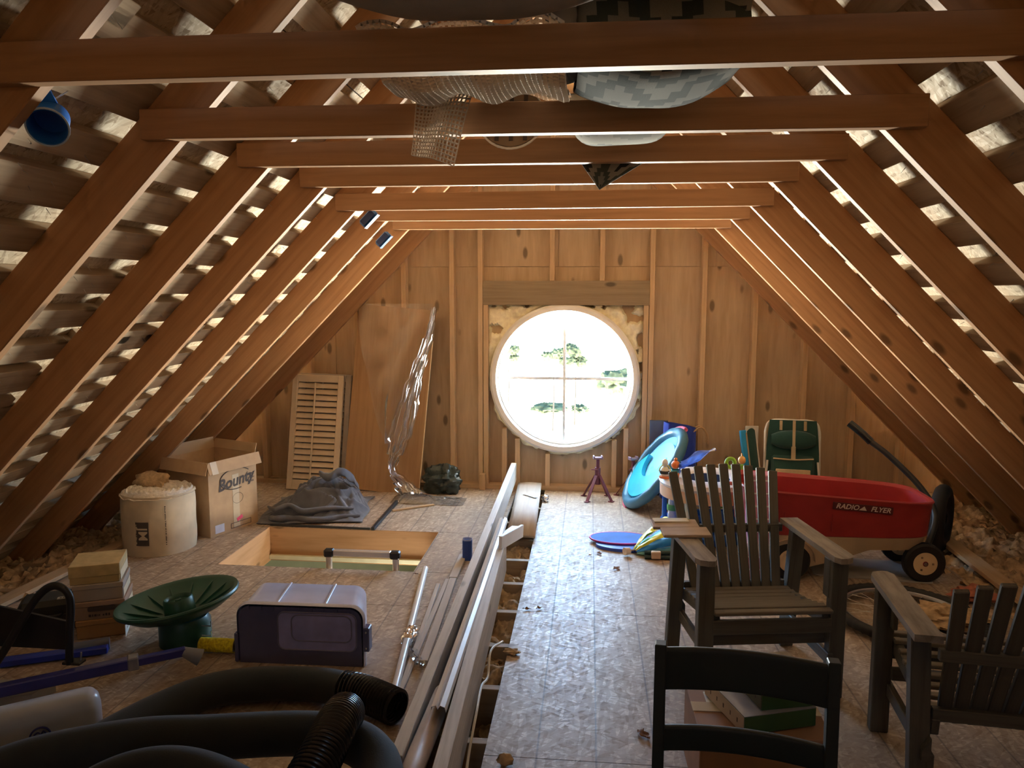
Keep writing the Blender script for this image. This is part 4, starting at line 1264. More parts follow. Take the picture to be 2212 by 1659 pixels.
# ---- pop-up toy and child's umbrella on the floor
pop = thing('popup_toy', 'flat folded blue pop-up toy with a pink rim on the floor', 'toy', (0.44, 4.80, 0))
def el(rx, ry, n=36):
    return [(rx * math.cos(2 * PI * i / n), ry * math.sin(2 * PI * i / n)) for i in range(n)]
MB().prism(el(0.195, 0.115), 0.012, loc=(0, 0, 0.020)).build('mesh_disc', fabric('blue_popup_cloth', (0.06, 0.22, 0.75)), pop, 40)
MB().tube([Vector((p[0], p[1], 0.028)) for p in el(0.197, 0.117)], 0.006, 6, closed=True).build('pink_rim', plain('magenta_rim', (0.60, 0.04, 0.28), 0.5), pop, 60)
MB().prism(el(0.19, 0.105), 0.020, loc=(0.03, -0.09, 0.001)).build('blue_base', plain('toy_ultramarine', (0.03, 0.10, 0.60), 0.4), pop, 40)
um = thing('child_umbrella', "child's folded umbrella with blue, green and yellow gores", 'umbrella', (0.49, 4.56, 0.030), 0.52)
GORE = [plain('gore_blue', (0.03, 0.30, 0.80), 0.5), plain('gore_yellow', (0.82, 0.78, 0.04), 0.5), plain('gore_green', (0.12, 0.55, 0.28), 0.5), plain('gore_mint', (0.25, 0.65, 0.60), 0.5)]
for g in range(6):
    def gore(u, v, g=g):
        a = PI * (g + v) / 6.0
        r = 0.020 + (0.125 + 0.03 * math.sin(g * 2.1)) * u ** 0.8 * (1 + 0.22 * math.sin(v * PI)) + 0.015 * N3(u * 4, v * 4, g)
        return Vector((0.03 + 0.32 * u, 1.15 * r * math.cos(a), max(-0.026, -0.020 + 1.0 * r * math.sin(a))))
    o = MB().grid(gore, 14, 6).build('gore', GORE[(0, 1, 2, 1, 0, 3)[g]], um, 60)
MB().tube([(-0.045, 0, 0.0), (0.36, 0, 0.0)], 0.006, 8).build('shaft', STEEL, um, 40)
MB().tube([(-0.045, 0, 0), (-0.01, 0, 0)], [0.024, 0.020], 14).build('ferrule', plain('ferrule_cream', (0.80, 0.66, 0.55), 0.4), um, 40)
MB().tube([(0.36, 0, 0.0), (0.41, 0, 0), (0.43, -0.02, 0), (0.43, -0.05, 0.0)], 0.012, 10).build('handle', TG, um, 50)
fr = thing('folded_frame', 'dark folded frame with a tan clip lying beside the umbrella', 'frame', (0.77, 4.50, 0))
for y, z in ((0.0, 0.012), (0.035, 0.012), (0.018, 0.036)):
    MB().tube([(-0.20, y, z), (0.16, y + 0.01, z)], 0.012, 8).build('tube', plain('bottle_green', (0.02, 0.05, 0.045), 0.4), fr, 40)
MB().box((-0.135, -0.006, 0.030), (0.055, 0.03, 0.045), None, 0.004).build('clip', plain('tan_clip', (0.66, 0.48, 0.34), 0.6), fr)

# ---- folding beach chairs
GREEN = fabric('bottle_green_cloth', (0.025, 0.075, 0.065), var=0.15)
TAN = fabric('tan_strap', (0.52, 0.42, 0.27))
bc = thing('beach_chair', 'folded dark green backpack beach chair with tan straps', 'beach chair', (1.715, 5.68, 0.0), rot=(math.radians(-11), 0, math.radians(-8)))
WFR = plain('frame_white', (0.72, 0.70, 0.66), 0.4)
for sx in (-1, 1):
    MB().tube(cr([(sx * 0.19, 0.03, 0.0), (sx * 0.19, 0.02, 0.45), (sx * 0.185, 0.02, 0.60), (sx * 0.14, 0.02, 0.655), (0, 0.02, 0.66)], 8), 0.011, 10).build('frame_tube', WFR, bc, 50)
    MB().tube([(sx * 0.205, -0.03, 0.0), (sx * 0.175, -0.03, 0.36)], 0.009, 8).build('leg', WFR, bc, 50)
MB().grid(lambda u, v: Vector(((u - .5) * (0.33 + 0.04 * math.sin(PI * v)), -0.012 - 0.012 * math.sin(PI * u), 0.06 + 0.60 * v)), 12, 16).build('back_cloth', GREEN, bc, 60)
def pil(u, v):
    a = 2 * PI * u
    c_ = math.cos(a); s_ = math.sin(a)
    return Vector((0.155 * (2 * v - 1), -0.045 + 0.042 * c_ * math.sin(PI * min(.97, max(.03, v))) ** 0.3, 0.515 + 0.070 * s_ * math.sin(PI * min(.97, max(.03, v))) ** 0.3))
MB().grid(pil, 20, 16, cu=True).build('pillow', GREEN, bc, 70)
MB().box((0.0, -0.045, 0.30), (0.30, 0.045, 0.20), None, 0.018).build('pouch', GREEN, bc)
MB().tube(cr([(-0.14, -0.070, 0.375), (0.0, -0.074, 0.37), (0.14, -0.070, 0.38)], 8), 0.006, 6).build('pouch_piping', TAN, bc, 50)
for x, z0, z1, y in ((-0.085, 0.585, 0.655, -0.022), (0.0, 0.44, 0.655, -0.090), (0.085, 0.585, 0.655, -0.022)):
    MB().box((x, y if z0 > 0.5 else -0.087, (z0 + z1) / 2), (0.020, 0.005, z1 - z0)).build('strap', TAN, bc)
MB().box((0.0, -0.070, 0.42), (0.030, 0.008, 0.10)).build('strap', TAN, bc)
MB().box((0.0, -0.068, 0.25), (0.24, 0.010, 0.10), None, 0.004).build('tan_pocket', TAN, bc)
bc2 = thing('beach_chair', 'slim folded beach chair with bright blue seat beside the green one', 'beach chair', (1.455, 5.72, 0.0), rot=(math.radians(-10), math.radians(-3), math.radians(25)))
MB().box((-0.02, 0, 0.30), (0.055, 0.020, 0.56), None, 0.006).build('blue_seat', plain('sky_blue_cloth', (0.03, 0.36, 0.78), 0.5), bc2)
MB().grid(lambda u, v: Vector((0.035 + (u - .5) * 0.07, -0.025 - 0.008 * math.sin(PI * u), 0.10 + 0.49 * v - 0.02 * (2 * u - 1) ** 2)), 8, 12).build('dark_back', GREEN, bc2, 60)
for x in (0.0, 0.075):
    MB().tube([(x, -0.02, 0.0), (x + 0.005, -0.012, 0.56)], 0.009, 8).build('frame_tube', WFR if x else plain('wood_arm', (0.50, 0.35, 0.2), 0.5), bc2, 50)
o = beam('white_board', (1.405, 5.87, 0.295), (1.50, 5.87, 0.295), 0.015, 0.59, plain('dusty_white', (0.62, 0.60, 0.57), 0.6))
tag(o, 'narrow dusty white board standing behind the beach chairs', 'board')

# ---- red wagon
wg = thing('toy_wagon', 'red and beige plastic pull wagon with black tyres', 'wagon', (1.60, 4.46, 0))
WRED = plain('wagon_red', (0.37, 0.030, 0.034), 0.38, var=0.08)
WBEI = plain('wagon_beige', (0.60, 0.46, 0.31), 0.5, var=0.06)
def wout(a, grow=0.0):
    ca, sa = math.cos(a), math.sin(a)
    ex = 0.30 if ca < 0 else 0.48
    x = (0.505 + grow) * (abs(ca) ** ex) * (1 if ca > 0 else -1)
    y = (0.235 + grow) * (abs(sa) ** 0.42) * (1 if sa > 0 else -1) * (1 - 0.10 * max(0, x) ** 2)
    return x, y
rim = lambda x: 0.488 - 0.065 * x
lev = [(0.0, 0.245, -0.02), (0.15, 0.262, 0.0), (0.55, None, 0.008), (0.90, None, 0.014), (0.97, None, 0.022), (1.0, None, 0.018), (0.985, None, 0.0), (0.93, None, -0.012), (0.10, None, -0.03)]
def wshell(u, v):
    a = 2 * PI * u
    i = int(round(v * (len(lev) - 1)))
    t, z, g = lev[i]
    x, y = wout(a, g)
    zz = z if z is not None else 0.245 + (rim(x) - 0.245) * t
    return Vector((x, y, zz))
MB().grid(wshell, 96, len(lev), cu=True).build('body', WRED, wg, 35)
MB().prism([wout(2 * PI * i / 64, -0.03) for i in range(64)], 0.01, loc=(0, 0, 0.262)).build('bed', WRED, wg)
for x in (-0.30, -0.05):
    MB().box((x, -0.2425, 0.34), (0.006, 0.006, 0.10), None, 0.002).build('side_rib', WRED, wg)
def wbase(u, v):
    a = 2 * PI * u
    x, y = wout(a, -0.004 - 0.03 * v)
    zb = 0.185 if x > 0.18 else (0.185 - (0.18 - x) / 0.33 * 0.125 if x > -0.15 else 0.06)
    return Vector((x, y, 0.258 + (zb - 0.258) * v))
MB().grid(wbase, 128, 5, cu=True).build('beige_base', WBEI, wg, 40)
MB().prism([wout(2 * PI * i / 64, -0.036) for i in range(64)], 0.01, loc=(0, 0, 0.18)).build('underside', WBEI, wg)
RY = Matrix(((1, 0, 0), (0, 0, 1), (0, -1, 0)))
RUB = plain('tyre_rubber', (0.016, 0.016, 0.017), 0.6)
def wheel(parent, c, r, wd, hub, nm='wheel'):
    tyre = MB().lathe([(r * 0.58, -wd / 2), (r * 0.9, -wd / 2), (r, -wd * 0.32), (r, wd * 0.32), (r * 0.9, wd / 2), (r * 0.58, wd / 2)], 32, R=RY).build(nm, RUB, parent, 30, loc=c)
    MB().lathe([(0.0, 0.0), (r * 0.50, wd * 0.30), (r * 0.60, wd * 0.46), (r * 0.60, -wd * 0.46), (r * 0.5, -wd * 0.5), (0, -wd * 0.52)], 32, R=RY).build('hub', hub, tyre, 30)
    MB().lathe([(0.0, -wd * 0.60), (r * 0.12, -wd * 0.58), (r * 0.15, -wd * 0.4)], 16, R=RY).build('hub_cap', plain('cap_red', (0.24, 0.03, 0.04), 0.4), tyre, 30)
    for i in range(3):
        a = 2 * PI * i / 3
        MB().box((r * .36 * math.cos(a), -wd * .52, r * .36 * math.sin(a)), (0.010, 0.004, 0.010)).build('hub_bolt', plain('hub_brown', (0.3, 0.2, 0.12), 0.6), tyre)  # small brown blocks on the hub face
HUB = plain('hub_cream', (0.86, 0.66, 0.42), 0.45)
for x, y in ((0.470, -0.165), (-0.255, -0.195), (0.470, 0.165), (-0.255, 0.195)):
    wheel(wg, (x, y, 0.110), 0.110, 0.055, HUB)
for x in (0.47, -0.255):
    MB().tube([(x, -0.2, 0.11), (x, 0.2, 0.11)], 0.010, 8).build('axle', STEEL, wg, 40)
MB().box((0.47, 0, 0.155), (0.10, 0.20, 0.06), None, 0.01).build('steering_block', BLACK_PL, wg)
# fenders over the rear wheels
for s in (-1, 1):
    mb = MB().grid(lambda u, v, s=s: Vector((-0.255 + 0.130 * math.cos(PI * u), s * (0.165 + 0.075 * v), 0.11 + 0.130 * math.sin(PI * u))), 16, 3)
    mb.build('fender', WBEI, wg, 40)
hp = cr([(0.56, 0.02, 0.12), (0.66, 0.16, 0.28), (0.62, 0.28, 0.42), (0.48, 0.40, 0.58), (0.385, 0.47, 0.66)], 8)
MB().tube(hp, 0.018, 12).build('pull_handle', BLACK_PL, wg, 50)
MB().tube(cr([(0.385, 0.47, 0.66), (0.33, 0.50, 0.715), (0.272, 0.54, 0.765)], 6), 0.024, 14).build('grip', plain('gloss_black', (0.012, 0.014, 0.013), 0.18), wg, 50)
# name plate on the side
mb = MB().box((0.105, -0.2495, 0.428), (0.315, 0.006, 0.040), Matrix.Rotation(0.075, 3, 'Y'), 0.002)
plate = mb.build('name_plate', plain('plate_dark_red', (0.10, 0.012, 0.016), 0.4), wg)
for body, cx, sz in (('RADIO', -0.082, 0.038), ('FLYER', 0.092, 0.038)):
    vs_, fs_ = text_mesh(body, sz, shear=0.25, bold=0.0006)
    R3 = Matrix.Rotation(0.075, 3, 'Y')
    MB().add([R3 @ Vector((cx + p.x * 1.02, -0.0038, p.y)) + Vector((0.105, -0.2495, 0.428)) for p in vs_], fs_).build('lettering', plain('letter_cream', (0.72, 0.60, 0.55), 0.5), plate)
R3 = Matrix.Rotation(0.075, 3, 'Y')
MB().add([R3 @ Vector(p) + Vector((0.105, -0.2495, 0.428)) for p in ((-0.022, -0.0038, -0.011), (0.020, -0.0038, -0.011), (0.006, -0.0038, 0.012))], [(0, 1, 2)]).build('emblem', plain('letter_cream', (0.72, 0.6, 0.55), 0.5), plate)
# black tyre leaning at the eaves behind the wagon
wl = thing('scrap_wheel', 'black rubber wheel standing in the dark behind the wagon', 'wheel', (2.40, 4.86, 0.205), rot=(0, 0, 1.0))
MB().grid(lambda u, v: Vector(((0.165 + 0.045 * math.cos(2 * PI * v)) * math.cos(2 * PI * u), 0.045 * math.sin(2 * PI * v), (0.165 + 0.045 * math.cos(2 * PI * v)) * math.sin(2 * PI * u))), 40, 12, cu=True, cv=True).build('casing', RUB, wl, 50)
MB().lathe([(0.03, -0.03), (0.12, -0.008), (0.13, 0.008), (0.03, 0.03)], 24, R=RY).build('disc', BLACK_PL, wl, 40)
# pink gridded crate behind the chair back
pk = thing('pink_crate', 'pink plastic crate with white grid lines behind the slatted chair', 'crate', (1.142, 4.10, 0))
MB().box((0, 0.06, 0.31), (0.115, 0.10, 0.62), None, 0.006).build('body', plain('crate_pink', (0.62, 0.26, 0.42), 0.5), pk)
for i in range(9):
    MB().box((0, 0.0085, 0.03 + i * 0.07), (0.118, 0.006, 0.007)).build('grid_bar', plain('grid_white', (0.85, 0.8, 0.84), 0.4), pk)
for x in (-0.056, 0.0, 0.056):
    MB().box((x, 0.0080, 0.31), (0.006, 0.006, 0.61)).build('grid_bar', plain('grid_white', (0.85, 0.8, 0.84), 0.4), pk)
o = MB().prism(rr(0.62, 0.34, 0.03), 0.006).build('grey_mat', plain('grey_mat', (0.42, 0.41, 0.40), 0.7), None, loc=(1.83, 4.46, 0.001), rot=(0, 0, -0.12))
tag(o, 'flat grey mat on the floor under the wagon', 'mat')

# ---- slatted armchairs
TEAK = wood('weathered_teak', (0.125, 0.120, 0.102), (0.080, 0.076, 0.062), grain=(3, 60, 60), rough=0.55, knots=False, spec=0.5)
TEAK_TOP = wood('teak_arm_lit', (0.28, 0.25, 0.215), (0.18, 0.16, 0.135), grain=(3, 60, 60), rough=0.5, knots=False, weather=(0.40, 0.36, 0.33))  # lighter copy of the frame teak: lit arm tops put into colour
SLAT_LIT = wood('teak_slat_lit', (0.24, 0.21, 0.17), (0.15, 0.13, 0.10), grain=(3, 60, 60), rough=0.5, knots=False)  # frame teak lightened; light on the slat tops is put into colour
def armchair(label, loc, rz):
    t = thing('slatted_armchair', label, 'armchair', loc, rz, 'slatted garden armchairs')
    def b(nm, p, q, wd, h, m=TEAK, up=(0, 0, 1)):
        return beam(nm, p, q, wd, h, m, t, up, 0.003)
    for s in (-1, 1):
        b('front_leg', (s * 0.26, 0.0, 0), (s * 0.26, 0.0, 0.556), 0.045, 0.062, up=(1, 0, 0))
        b('back_leg', (s * 0.26, 0.455, 0), (s * 0.26, 0.375, 0.556), 0.045, 0.058, up=(1, 0, 0))
        # arm with a rounded front
        poly = [(0.0, -0.040), (0.50, -0.040), (0.53, -0.028), (0.545, 0.0), (0.545, 0.025), (0.52, 0.040), (0.0, 0.040)]
        mw = Matrix.Translation((s * 0.268, 0.49, 0.556)) @ Matrix.Rotation(-PI / 2, 4, 'Z')
        MB().prism(poly if s < 0 else [(x, -y) for x, y in poly], 0.022).build('arm', TEAK_TOP, t, mw=mw)
        b('arm_brace', (s * 0.235, 0.025, 0.40), (s * 0.235, 0.025, 0.555), 0.018, 0.05, up=(0, 1, 0))
        b('seat_rail', (s * 0.215, -0.01, 0.330), (s * 0.215, 0.43, 0.262), 0.026, 0.055)
        b('side_stretcher', (s * 0.232, -0.03, 0.165), (s * 0.232, 0.46, 0.165), 0.022, 0.048)
        MB().prism([(0, 0), (0.025, 0.0), (0.025, 0.035), (0.0, 0.075)], 0.04).build('stop_block', TEAK, t, mw=Matrix.Translation((s * 0.235, 0.47, 0.17)) @ Matrix.Rotation(PI / 2, 4, 'X'))
    b('apron', (-0.235, -0.014, 0.300), (0.235, -0.014, 0.300), 0.020, 0.058)
    b('front_stretcher', (-0.235, 0.03, 0.232), (0.235, 0.03, 0.232), 0.022, 0.045)
    n = 8
    for i in range(n):
        f = i / (n - 1)
        z = 0.372 - 0.075 * f - 0.012 * math.sin(PI * f) - (0.012 if i == 0 else 0)
        y = -0.022 + 0.385 * f
        wdt = 0.46 if f > 0.15 else 0.465
        b('seat_slat', (-wdt / 2, y, z), (wdt / 2, y, z), 0.031, 0.016, SLAT_LIT, (0, -0.06, 1))
    for i in range(-4, 5):
        xb, xt = i * 0.0435, i * 0.0585
        zt = 0.800 - 0.0022 * i * i
        b('back_slat', (xb, 0.368, 0.255), (xt, 0.610, zt), 0.017, 0.040, up=(1, 0, 0))
    b('back_rail', (-0.245, 0.507, 0.530), (0.245, 0.507, 0.530), 0.026, 0.036)
    b('lower_back_rail', (-0.225, 0.415, 0.300), (0.225, 0.415, 0.300), 0.024, 0.040)
    return t
armchair('dark slatted garden armchair with boards lying on one arm', (0.937, 2.941, 0), math.radians(9))
armchair('dark slatted garden armchair seen from behind, cut off by the frame', (1.545, 2.729, 0), PI - 0.10)
# boards on the arm
for i, (x, y, z, a, lb) in enumerate(((0.598, 3.268, 0.590, 0.05, 'thin pale board on the chair arm, farther one with a dark edge'), (0.632, 3.165, 0.588, 0.06, 'thin pale board on the chair arm, nearer one'))):
    o = MB().box((0, 0, 0), (0.195, 0.105, 0.012), None, 0.002).build('thin_board', wood('thin_board_wood', (0.56, 0.44, 0.34), (0.44, 0.32, 0.23), grain=(4, 24, 24), knots=False), None, loc=(x, y, z), rot=(0.02, -0.02, a))
    tag(o, lb, 'board', 'boards on the chair arm')
o = MB().box((0, 0, 0), (0.15, 0.05, 0.004)).build('paper_sheet', plain('paper_white', (0.82, 0.80, 0.72), 0.7), None, loc=(0.585, 3.30, 0.599), rot=(0, 0, 0.1))
tag(o, 'white paper sheet on top of the farther arm board', 'paper')

# ---- dark painted chair in the foreground, facing the viewer
DARKP = plain('black_green_paint', (0.028, 0.038, 0.036), 0.5, var=0.1)
fg = thing('dining_chair', 'black-green painted wooden chair back in the foreground', 'chair', (0.5795, 1.675, 0), math.atan2(-0.05, 0.373))
for s in (-1, 1):
    pts = [(s * 0.186, -0.03, 0.0), (s * 0.186, -0.012, 0.42), (s * 0.186, 0.0, 0.60), (s * 0.186, 0.012, 0.779)]
    for p, q in zip(pts[:1], pts[1:2]):
        beam('lower_post', p, q, 0.036, 0.028, DARKP, fg, (1, 0, 0))
    beam('back_post', (s * 0.186, -0.012, 0.415), (s * 0.186, 0.010, 0.778), 0.034, 0.026, DARKP, fg, (1, 0, 0))
    beam('front_leg', (s * 0.186, -0.42, 0.0), (s * 0.186, -0.41, 0.42), 0.036, 0.034, DARKP, fg, (1, 0, 0))
    beam('side_rail', (s * 0.186, -0.41, 0.39), (s * 0.186, -0.02, 0.39), 0.022, 0.05, DARKP, fg)
    beam('side_stretcher', (s * 0.186, -0.41, 0.16), (s * 0.186, -0.02, 0.16), 0.018, 0.026, DARKP, fg)
beam('front_rail', (-0.18, -0.415, 0.39), (0.18, -0.415, 0.39), 0.022, 0.05, DARKP, fg)
def crest(z0, z1, y0):
    def fn(u, v):
        a = 2 * PI * v
        x = (u - 0.5) * 0.366
        bow = 0.028 * (1 - (2 * u - 1) ** 2)
        h = (z1 - z0) / 2; zc = (z0 + z1) / 2
        sq = lambda t, e: (abs(t) ** e) * (1 if t > 0 else -1)
        return Vector((x, y0 + bow + 0.009 * sq(math.cos(a), 0.4), zc + h * sq(math.sin(a), 0.25)))
    return fn
MB().grid(crest(0.668, 0.768, 0.006), 20, 24, cv=True).build('crest_rail', DARKP, fg, 50)
MB().grid(crest(0.522, 0.582, 0.0), 20, 24, cv=True).build('mid_rail', DARKP, fg, 50)
MB().prism(rr(0.40, 0.42, 0.02), 0.02, loc=(0, -0.215, 0.415)).build('seat', DARKP, fg)

# ---- boxes behind the foreground chair
ct = thing('brown_carton', 'plain brown carton on the floor under the flat game boxes', 'carton', (0.770, 2.400, 0), 0.02)
BRN = plain('brown_carton_board', (0.34, 0.20, 0.13), 0.75, var=0.1)
MB().box((0, 0, 0.124), (0.40, 0.32, 0.246), None, 0.003).build('body', BRN, ct)
MB().box((0, 0, 0.2485), (0.402, 0.055, 0.002)).build('tape', TAPE, ct)
MB().box((-0.1, 0.06, 0.2482), (0.10, 0.07, 0.0015)).build('pale_label', plain('paper_white', (0.82, 0.80, 0.72), 0.7), ct)
GG = plain('game_green', (0.045, 0.13, 0.055), 0.45)
def gamebox(name, label, loc, rz, s, topm, sidem, edgem):
    t = thing(name, label, 'game box', loc, rz, 'flat game boxes on the brown carton')
    MB().box((0, 0, s[2] / 2), (s[0], s[1], s[2]), None, 0.002).build('tray', sidem, t)
    MB().box((0, 0, s[2] + 0.0012), (s[0], s[1], 0.002)).build('lid_top', topm, t)
    MB().box((-s[0] / 2 - 0.001, 0, s[2] * 0.52), (0.002, s[1] - 0.004, s[2] * 0.94)).build('lid_side', edgem, t)
    rnd = random.Random(4)
    vs, fs = [], []
    for i in range(5):
        y = (-0.36 + 0.17 * i) * s[1]; o_ = len(vs); w_ = rnd.uniform(0.005, 0.012)
        vs += [Vector((-s[0] / 2 - 0.0024, y, s[2] * .4)), Vector((-s[0] / 2 - 0.0024, y + w_, s[2] * .4)), Vector((-s[0] / 2 - 0.0024, y + w_, s[2] * .65)), Vector((-s[0] / 2 - 0.0024, y, s[2] * .65))]
        fs.append((o_, o_ + 1, o_ + 2, o_ + 3))
    MB().add(vs, fs).build('printed_marks', INK, t)
gamebox('game_box', 'flat green-sided game box with a pale side, on the carton', (0.7785, 2.395, 0.250), 0.33, (0.245, 0.25, 0.058), plain('game_top_blue', (0.30, 0.33, 0.42), 0.3), GG, plain('game_pale', (0.50, 0.42, 0.36), 0.6))
gamebox('game_box', 'smaller game box with a mottled brown lid, topmost of the stack', (0.835, 2.425, 0.310), 0.27, (0.22, 0.245, 0.056), plain('game_top_brown', (0.28, 0.23, 0.16), 0.35, var=0.6, scale=18), GG, plain('game_dark', (0.10, 0.11, 0.08), 0.5))

# ---- bicycle wheel on the floor
bw = thing('bicycle_wheel', 'bicycle wheel with knobbly black tyre lying on the floor', 'bicycle wheel', (1.775, 3.735, 0.035), rot=(0.03, 0.02, 0.3))
def tyre(u, v):
    a = 2 * PI * u; b = 2 * PI * v
    r = 0.024 * (1 + (0.13 if (int(u * 110) % 2 == 0 and math.cos(b) > 0.1) else 0))
    q = 0.325 + r * math.cos(b)
    return Vector((q * math.cos(a), q * math.sin(a), r * math.sin(b)))
MB().grid(tyre, 220, 12, cu=True, cv=True).build('tyre', RUB, bw, 40)
MB().lathe([(0.298, -0.011), (0.305, 0.0), (0.298, 0.011), (0.288, 0.008), (0.285, 0.0), (0.288, -0.008)], 64, closed=True).build('rim', STEEL, bw, 40)
MB().lathe([(0.0, -0.05), (0.008, -0.05), (0.008, -0.03), (0.022, -0.03), (0.022, -0.024), (0.012, -0.02), (0.012, 0.02), (0.022, 0.024), (0.022, 0.03), (0.008, 0.03), (0.008, 0.05), (0, 0.05)], 16).build('hub', STEEL, bw, 40)
for i in range(28):
    a = 2 * PI * i / 28
    s = 1 if i % 2 else -1
    a2 = a + (0.55 if (i // 2) % 2 else -0.55)
    MB().tube([(0.021 * math.cos(a2), 0.021 * math.sin(a2), s * 0.027), (0.288 * math.cos(a), 0.288 * math.sin(a), 0)], 0.0011, 4).build('spoke', STEEL, bw)
tag(lump_obj('insulation_scrap', (1.95, 3.72, 0.04), (0.17, 0.12, 0.045), 41, FLUFF, 0.5, (40, 24)), 'pile of tan insulation lying on the bicycle wheel', 'scrap')
tag(lump_obj('insulation_scrap', (2.22, 4.05, 0.03), (0.10, 0.09, 0.035), 43, plain('red_fluff', (0.45, 0.16, 0.10), 0.95, var=0.3, scale=30), 0.5, (30, 18)), 'reddish scrap heap on the floor behind the cropped armchair', 'scrap')

# ---- storage tote lying with its lid toward the viewer
tb = thing('storage_tote', 'smoky blue plastic storage tote turned over beside the hatch', 'storage tote', (-0.985, 3.01, 0), 0.02)
TOTE = plain('tote_blue_sheen', (0.56, 0.61, 0.84), 0.20, var=0.06, spec=0.7)  # window sheen on the top is put into this paler blue
TOTE_F = plain('tote_smoke', (0.09, 0.10, 0.22), 0.25, var=0.08, spec=0.6)
def tprof(wd, ht, r, n=6):
    p = [(-wd / 2, 0.0)]
    for i in range(n + 1):
        a = PI - PI / 2 * i / n
        p.append((-wd / 2 + r + r * math.cos(a), ht - r + r * math.sin(a)))
    for i in range(n + 1):
        a = PI / 2 - PI / 2 * i / n
        p.append((wd / 2 - r + r * math.cos(a), ht - r + r * math.sin(a)))
    p.append((wd / 2, 0.0))
    return p
secs = [(0.0, 0.550, 0.262, 0.055), (0.012, 0.560, 0.268, 0.058), (0.022, 0.560, 0.268, 0.058), (0.03, 0.545, 0.258, 0.055), (0.30, 0.515, 0.240, 0.05), (0.325, 0.490, 0.225, 0.05)]
vs, fs = [], []
for (y, wd, ht, r) in secs:
    vs += [(x + (0.0 if y < 0.05 else -0.055 * y / 0.33), y, z) for x, z in tprof(wd, ht, r)]
m_ = len(tprof(1, 1, .1))
for i in range(len(secs) - 1):
    for j in range(m_ - 1):
        fs.append((i * m_ + j, i * m_ + j + 1, (i + 1) * m_ + j + 1, (i + 1) * m_ + j))
fs.append(tuple((len(secs) - 1) * m_ + j for j in range(m_)))
o = MB().add(vs, fs).build('shell', TOTE, tb, 35)
MB().prism(tprof(0.535, 0.252, 0.05), 0.008, Matrix(((1, 0, 0), (0, 0, -1), (0, 1, 0))), loc=(0, 0.010, 0)).build('front_panel', TOTE_F, tb)
for x in (-0.105, 0.105):
    beam('top_rib', (x, 0.03, 0.2615), (x - 0.04, 0.30, 0.2435), 0.010, 0.006, plain('rib_pale', (0.62, 0.66, 0.80), 0.3), tb)
# moulded recess and ridge lines on the front
LINE = plain('tote_ridge', (0.16, 0.16, 0.28), 0.3)
for wd, ht, cx, cz in ((0.34, 0.165, 0.075, 0.150), (0.26, 0.115, 0.095, 0.165)):
    pp = rr(wd, ht, 0.03)
    MB().tube([(cx + p[0], 0.001, cz + p[1]) for p in pp], 0.0035, 6, closed=True).build('recess_ridge', LINE, tb, 50)
MB().prism(rr(0.335, 0.16, 0.03), 0.003, Matrix(((1, 0, 0), (0, 0, -1), (0, 1, 0))), loc=(0.075, 0.003, 0.150)).build('recess_panel', plain('tote_panel_lit', (0.30, 0.31, 0.62), 0.28, var=0.15, scale=12), tb)  # lighter purple; light through the plastic put into the panel colour
for i in range(9):
    MB().box((-0.22 + 0.055 * i, 0.0, 0.247), (0.004, 0.008, 0.016)).build('rim_notch', TOTE_F, tb)
MB().box((0.288, 0.015, 0.125), (0.028, 0.05, 0.105), None, 0.004).build('latch', TOTE_F, tb)
for z in (0.09, 0.16):
    MB().lathe([(0.0, 0.006), (0.004, 0.004), (0.004, 0.0)], 8, loc=(0.290, -0.011, z), R=Matrix(((1, 0, 0), (0, 0, -1), (0, 1, 0)))).build('latch_rivet', STEEL, tb)
MB().box((-0.278, 0.015, 0.07), (0.016, 0.05, 0.13), None, 0.004).build('flange', TOTE_F, tb)
# yellow roller sleeve
rl = thing('paint_roller_sleeve', 'fuzzy yellow paint roller sleeve beside the storage tote', 'roller sleeve', (-1.395, 3.085, 0.033))
def fuzz(u, v):
    a = 2 * PI * v
    r = 0.030 + 0.0035 * N3(u * 60, math.cos(a) * 9, math.sin(a) * 9)
    return Vector((-0.075 + 0.16 * u, r * math.cos(a), r * math.sin(a)))
MB().grid(fuzz, 60, 28, cv=True).build('nap', plain('yellow_nap', (0.88, 0.70, 0.03), 0.9, var=0.3, scale=90), rl, 80)
MB().lathe([(0.021, -0.078), (0.027, -0.078), (0.027, 0.083), (0.021, 0.083)], 20, R=Matrix(((0, 0, 1), (0, 1, 0), (-1, 0, 0))), closed=True).build('core', plain('core_card', (0.4, 0.33, 0.2), 0.8), rl, 40)

# ---- green tree stand
tsd = thing('tree_stand', 'green plastic tree stand with a wide tilted bowl', 'tree stand', (-1.590, 3.175, 0))
TGREEN = plain('stand_green', (0.018, 0.085, 0.055), 0.38, var=0.08)
MB().lathe([(0.112, 0.002), (0.112, 0.10), (0.098, 0.125), (0.088, 0.12), (0.0, 0.11)], 40).build('base', TGREEN, tsd, 40)
Rt = Matrix.Rotation(math.radians(-8), 3, 'Y')
MB().lathe([(0.085, 0.118), (0.12, 0.125), (0.20, 0.155), (0.250, 0.188), (0.262, 0.196), (0.266, 0.206), (0.262, 0.214), (0.250, 0.212), (0.240, 0.204), (0.19, 0.170), (0.11, 0.138), (0.0, 0.134)], 64, R=Rt).build('bowl', TGREEN, tsd, 40)
MB().lathe([(0.068, 0.132), (0.064, 0.200), (0.058, 0.208), (0.050, 0.200), (0.048, 0.190), (0.0, 0.188)], 32, R=Rt).build('centre_cup', TGREEN, tsd, 40)
MB().lathe([(0.014, 0.188), (0.014, 0.200), (0.008, 0.202), (0.0, 0.196)], 16, R=Rt).build('spike_boss', TGREEN, tsd, 40)
